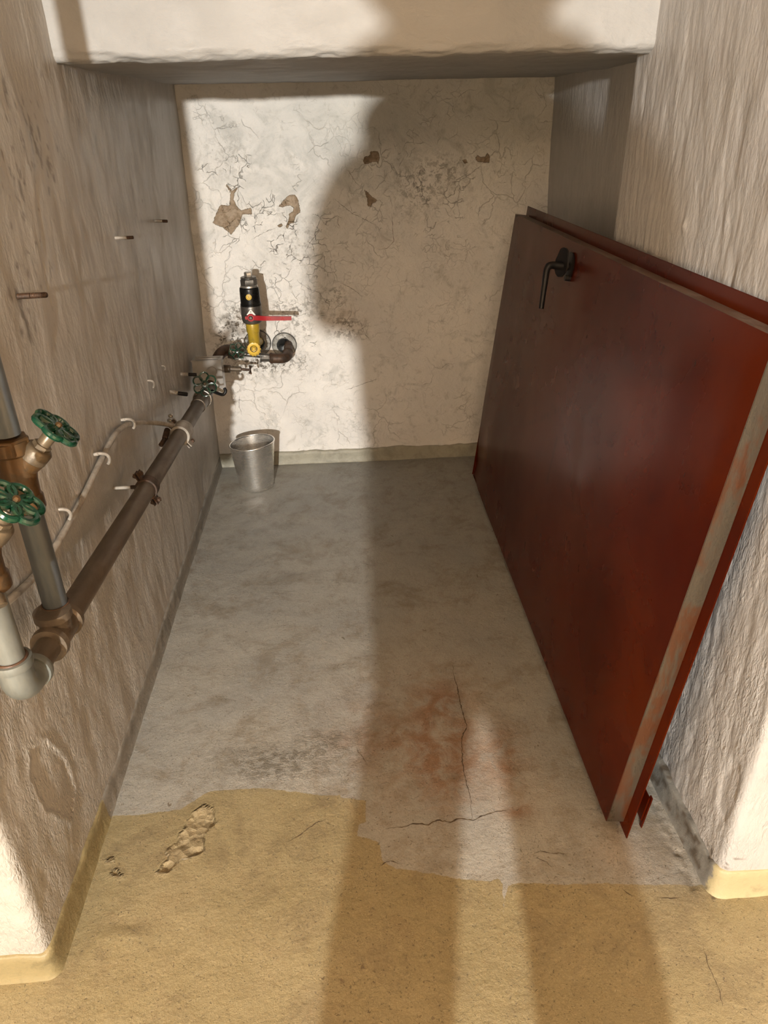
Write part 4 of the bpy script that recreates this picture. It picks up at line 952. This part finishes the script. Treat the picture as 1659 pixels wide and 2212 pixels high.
me = bpy.data.meshes.new('hood'); bm.to_mesh(me); bm.free(); me.transform(rotm); ho = link_mesh('hood', me, MT['cloth'], pe)
bm = bmesh.new(); bmesh.ops.create_uvsphere(bm, u_segments=36, v_segments=20, radius=1)
for vv in bm.verts:
    q = math.atan2(vv.co.y, vv.co.x); f = 1+.02*math.sin(9*q)
    vv.co = Vector((.018+vv.co.x*.196*f, YP-.01+vv.co.y*.105*f, 1.600+vv.co.z*.100))
me = bpy.data.meshes.new('shoulder_shadow_filler'); bm.to_mesh(me); bm.free(); link_mesh('shoulder_shadow_filler', me, MT['cloth'], pe)  # unseen ellipsoid added to widen the shadow of neck and shoulders
# phone right behind the lens
phc = Vector((0, 0, CAMH))-Fv*.016
phn = empty('phone', phc, 'black phone held up in both hands at chest height', 'phone')
MB().box(phc, .150, .074, .008, R2, U2, Fv, .0035).build('phone_body', MT['black'], phn)
def hand(sx):
    pc = phc+R2*sx*.082-Fv*.014-U2*.018
    wr = Vector((sx*.078, YP+.125, 1.400))
    el = Vector((-.215 if sx < 0 else .268, YP+.05, 1.24))
    J = [(tuple(el), (.058, .058)), (tuple(el.lerp(wr, .5)+Vector((0, .015, 0))), (.042, .042)), (tuple(wr-Vector((0, .030, .012))), (.026, .022)), (tuple(pc-U2*.020-Fv*.012), (.028, .016)), (tuple(pc+U2*.004-Fv*.002), (.030, .013))]
    E = [(0, 1), (1, 2), (2, 3), (3, 4)]
    for k_ in range(4):
        base = pc+U2*(.030-.018*k_)*1.0+R2*sx*.004; L_ = (.030, .034, .031, .024)[k_]; i0 = len(J)
        J += [(tuple(base), .0088), (tuple(base+Fv*.016-R2*sx*.004), .0084), (tuple(base+Fv*.021-R2*sx*L_*.6), .0076), (tuple(base+Fv*.022-R2*sx*L_), .0068)]
        E += [(4, i0), (i0, i0+1), (i0+1, i0+2), (i0+2, i0+3)]
    i0 = len(J); tb = pc-U2*.016-R2*sx*.006
    J += [(tuple(tb), .0110), (tuple(tb-R2*sx*.022-Fv*.006+U2*.010), .0095), (tuple(tb-R2*sx*.040-Fv*.004+U2*.022), .0085)]; E += [(3, i0), (i0, i0+1), (i0+1, i0+2)]
    return skin_body('forearm_and_hand', J, E, MT['skin'], pe, 1)
hand(-1); hand(1)
# the bare bulb behind the photographer on its cable
bl = empty('bare_bulb', (BULB[0], BULB[1], BULB[2]+.06), 'bare bulb hanging on a cable from the cellar ceiling', 'lamp')
B0 = Vector(BULB)
MB().cyl(B0+Vector((0, 0, .050)), B0+Vector((0, 0, .105)), .019, 20, .003).build('socket', MT['rubber'], bl)
MB().tube([B0+Vector((0, 0, .10)), B0+Vector((0, 0, .4)), (BULB[0], BULB[1], 2.42)], .0035, 10).build('cable', MT['rubber'], bl)
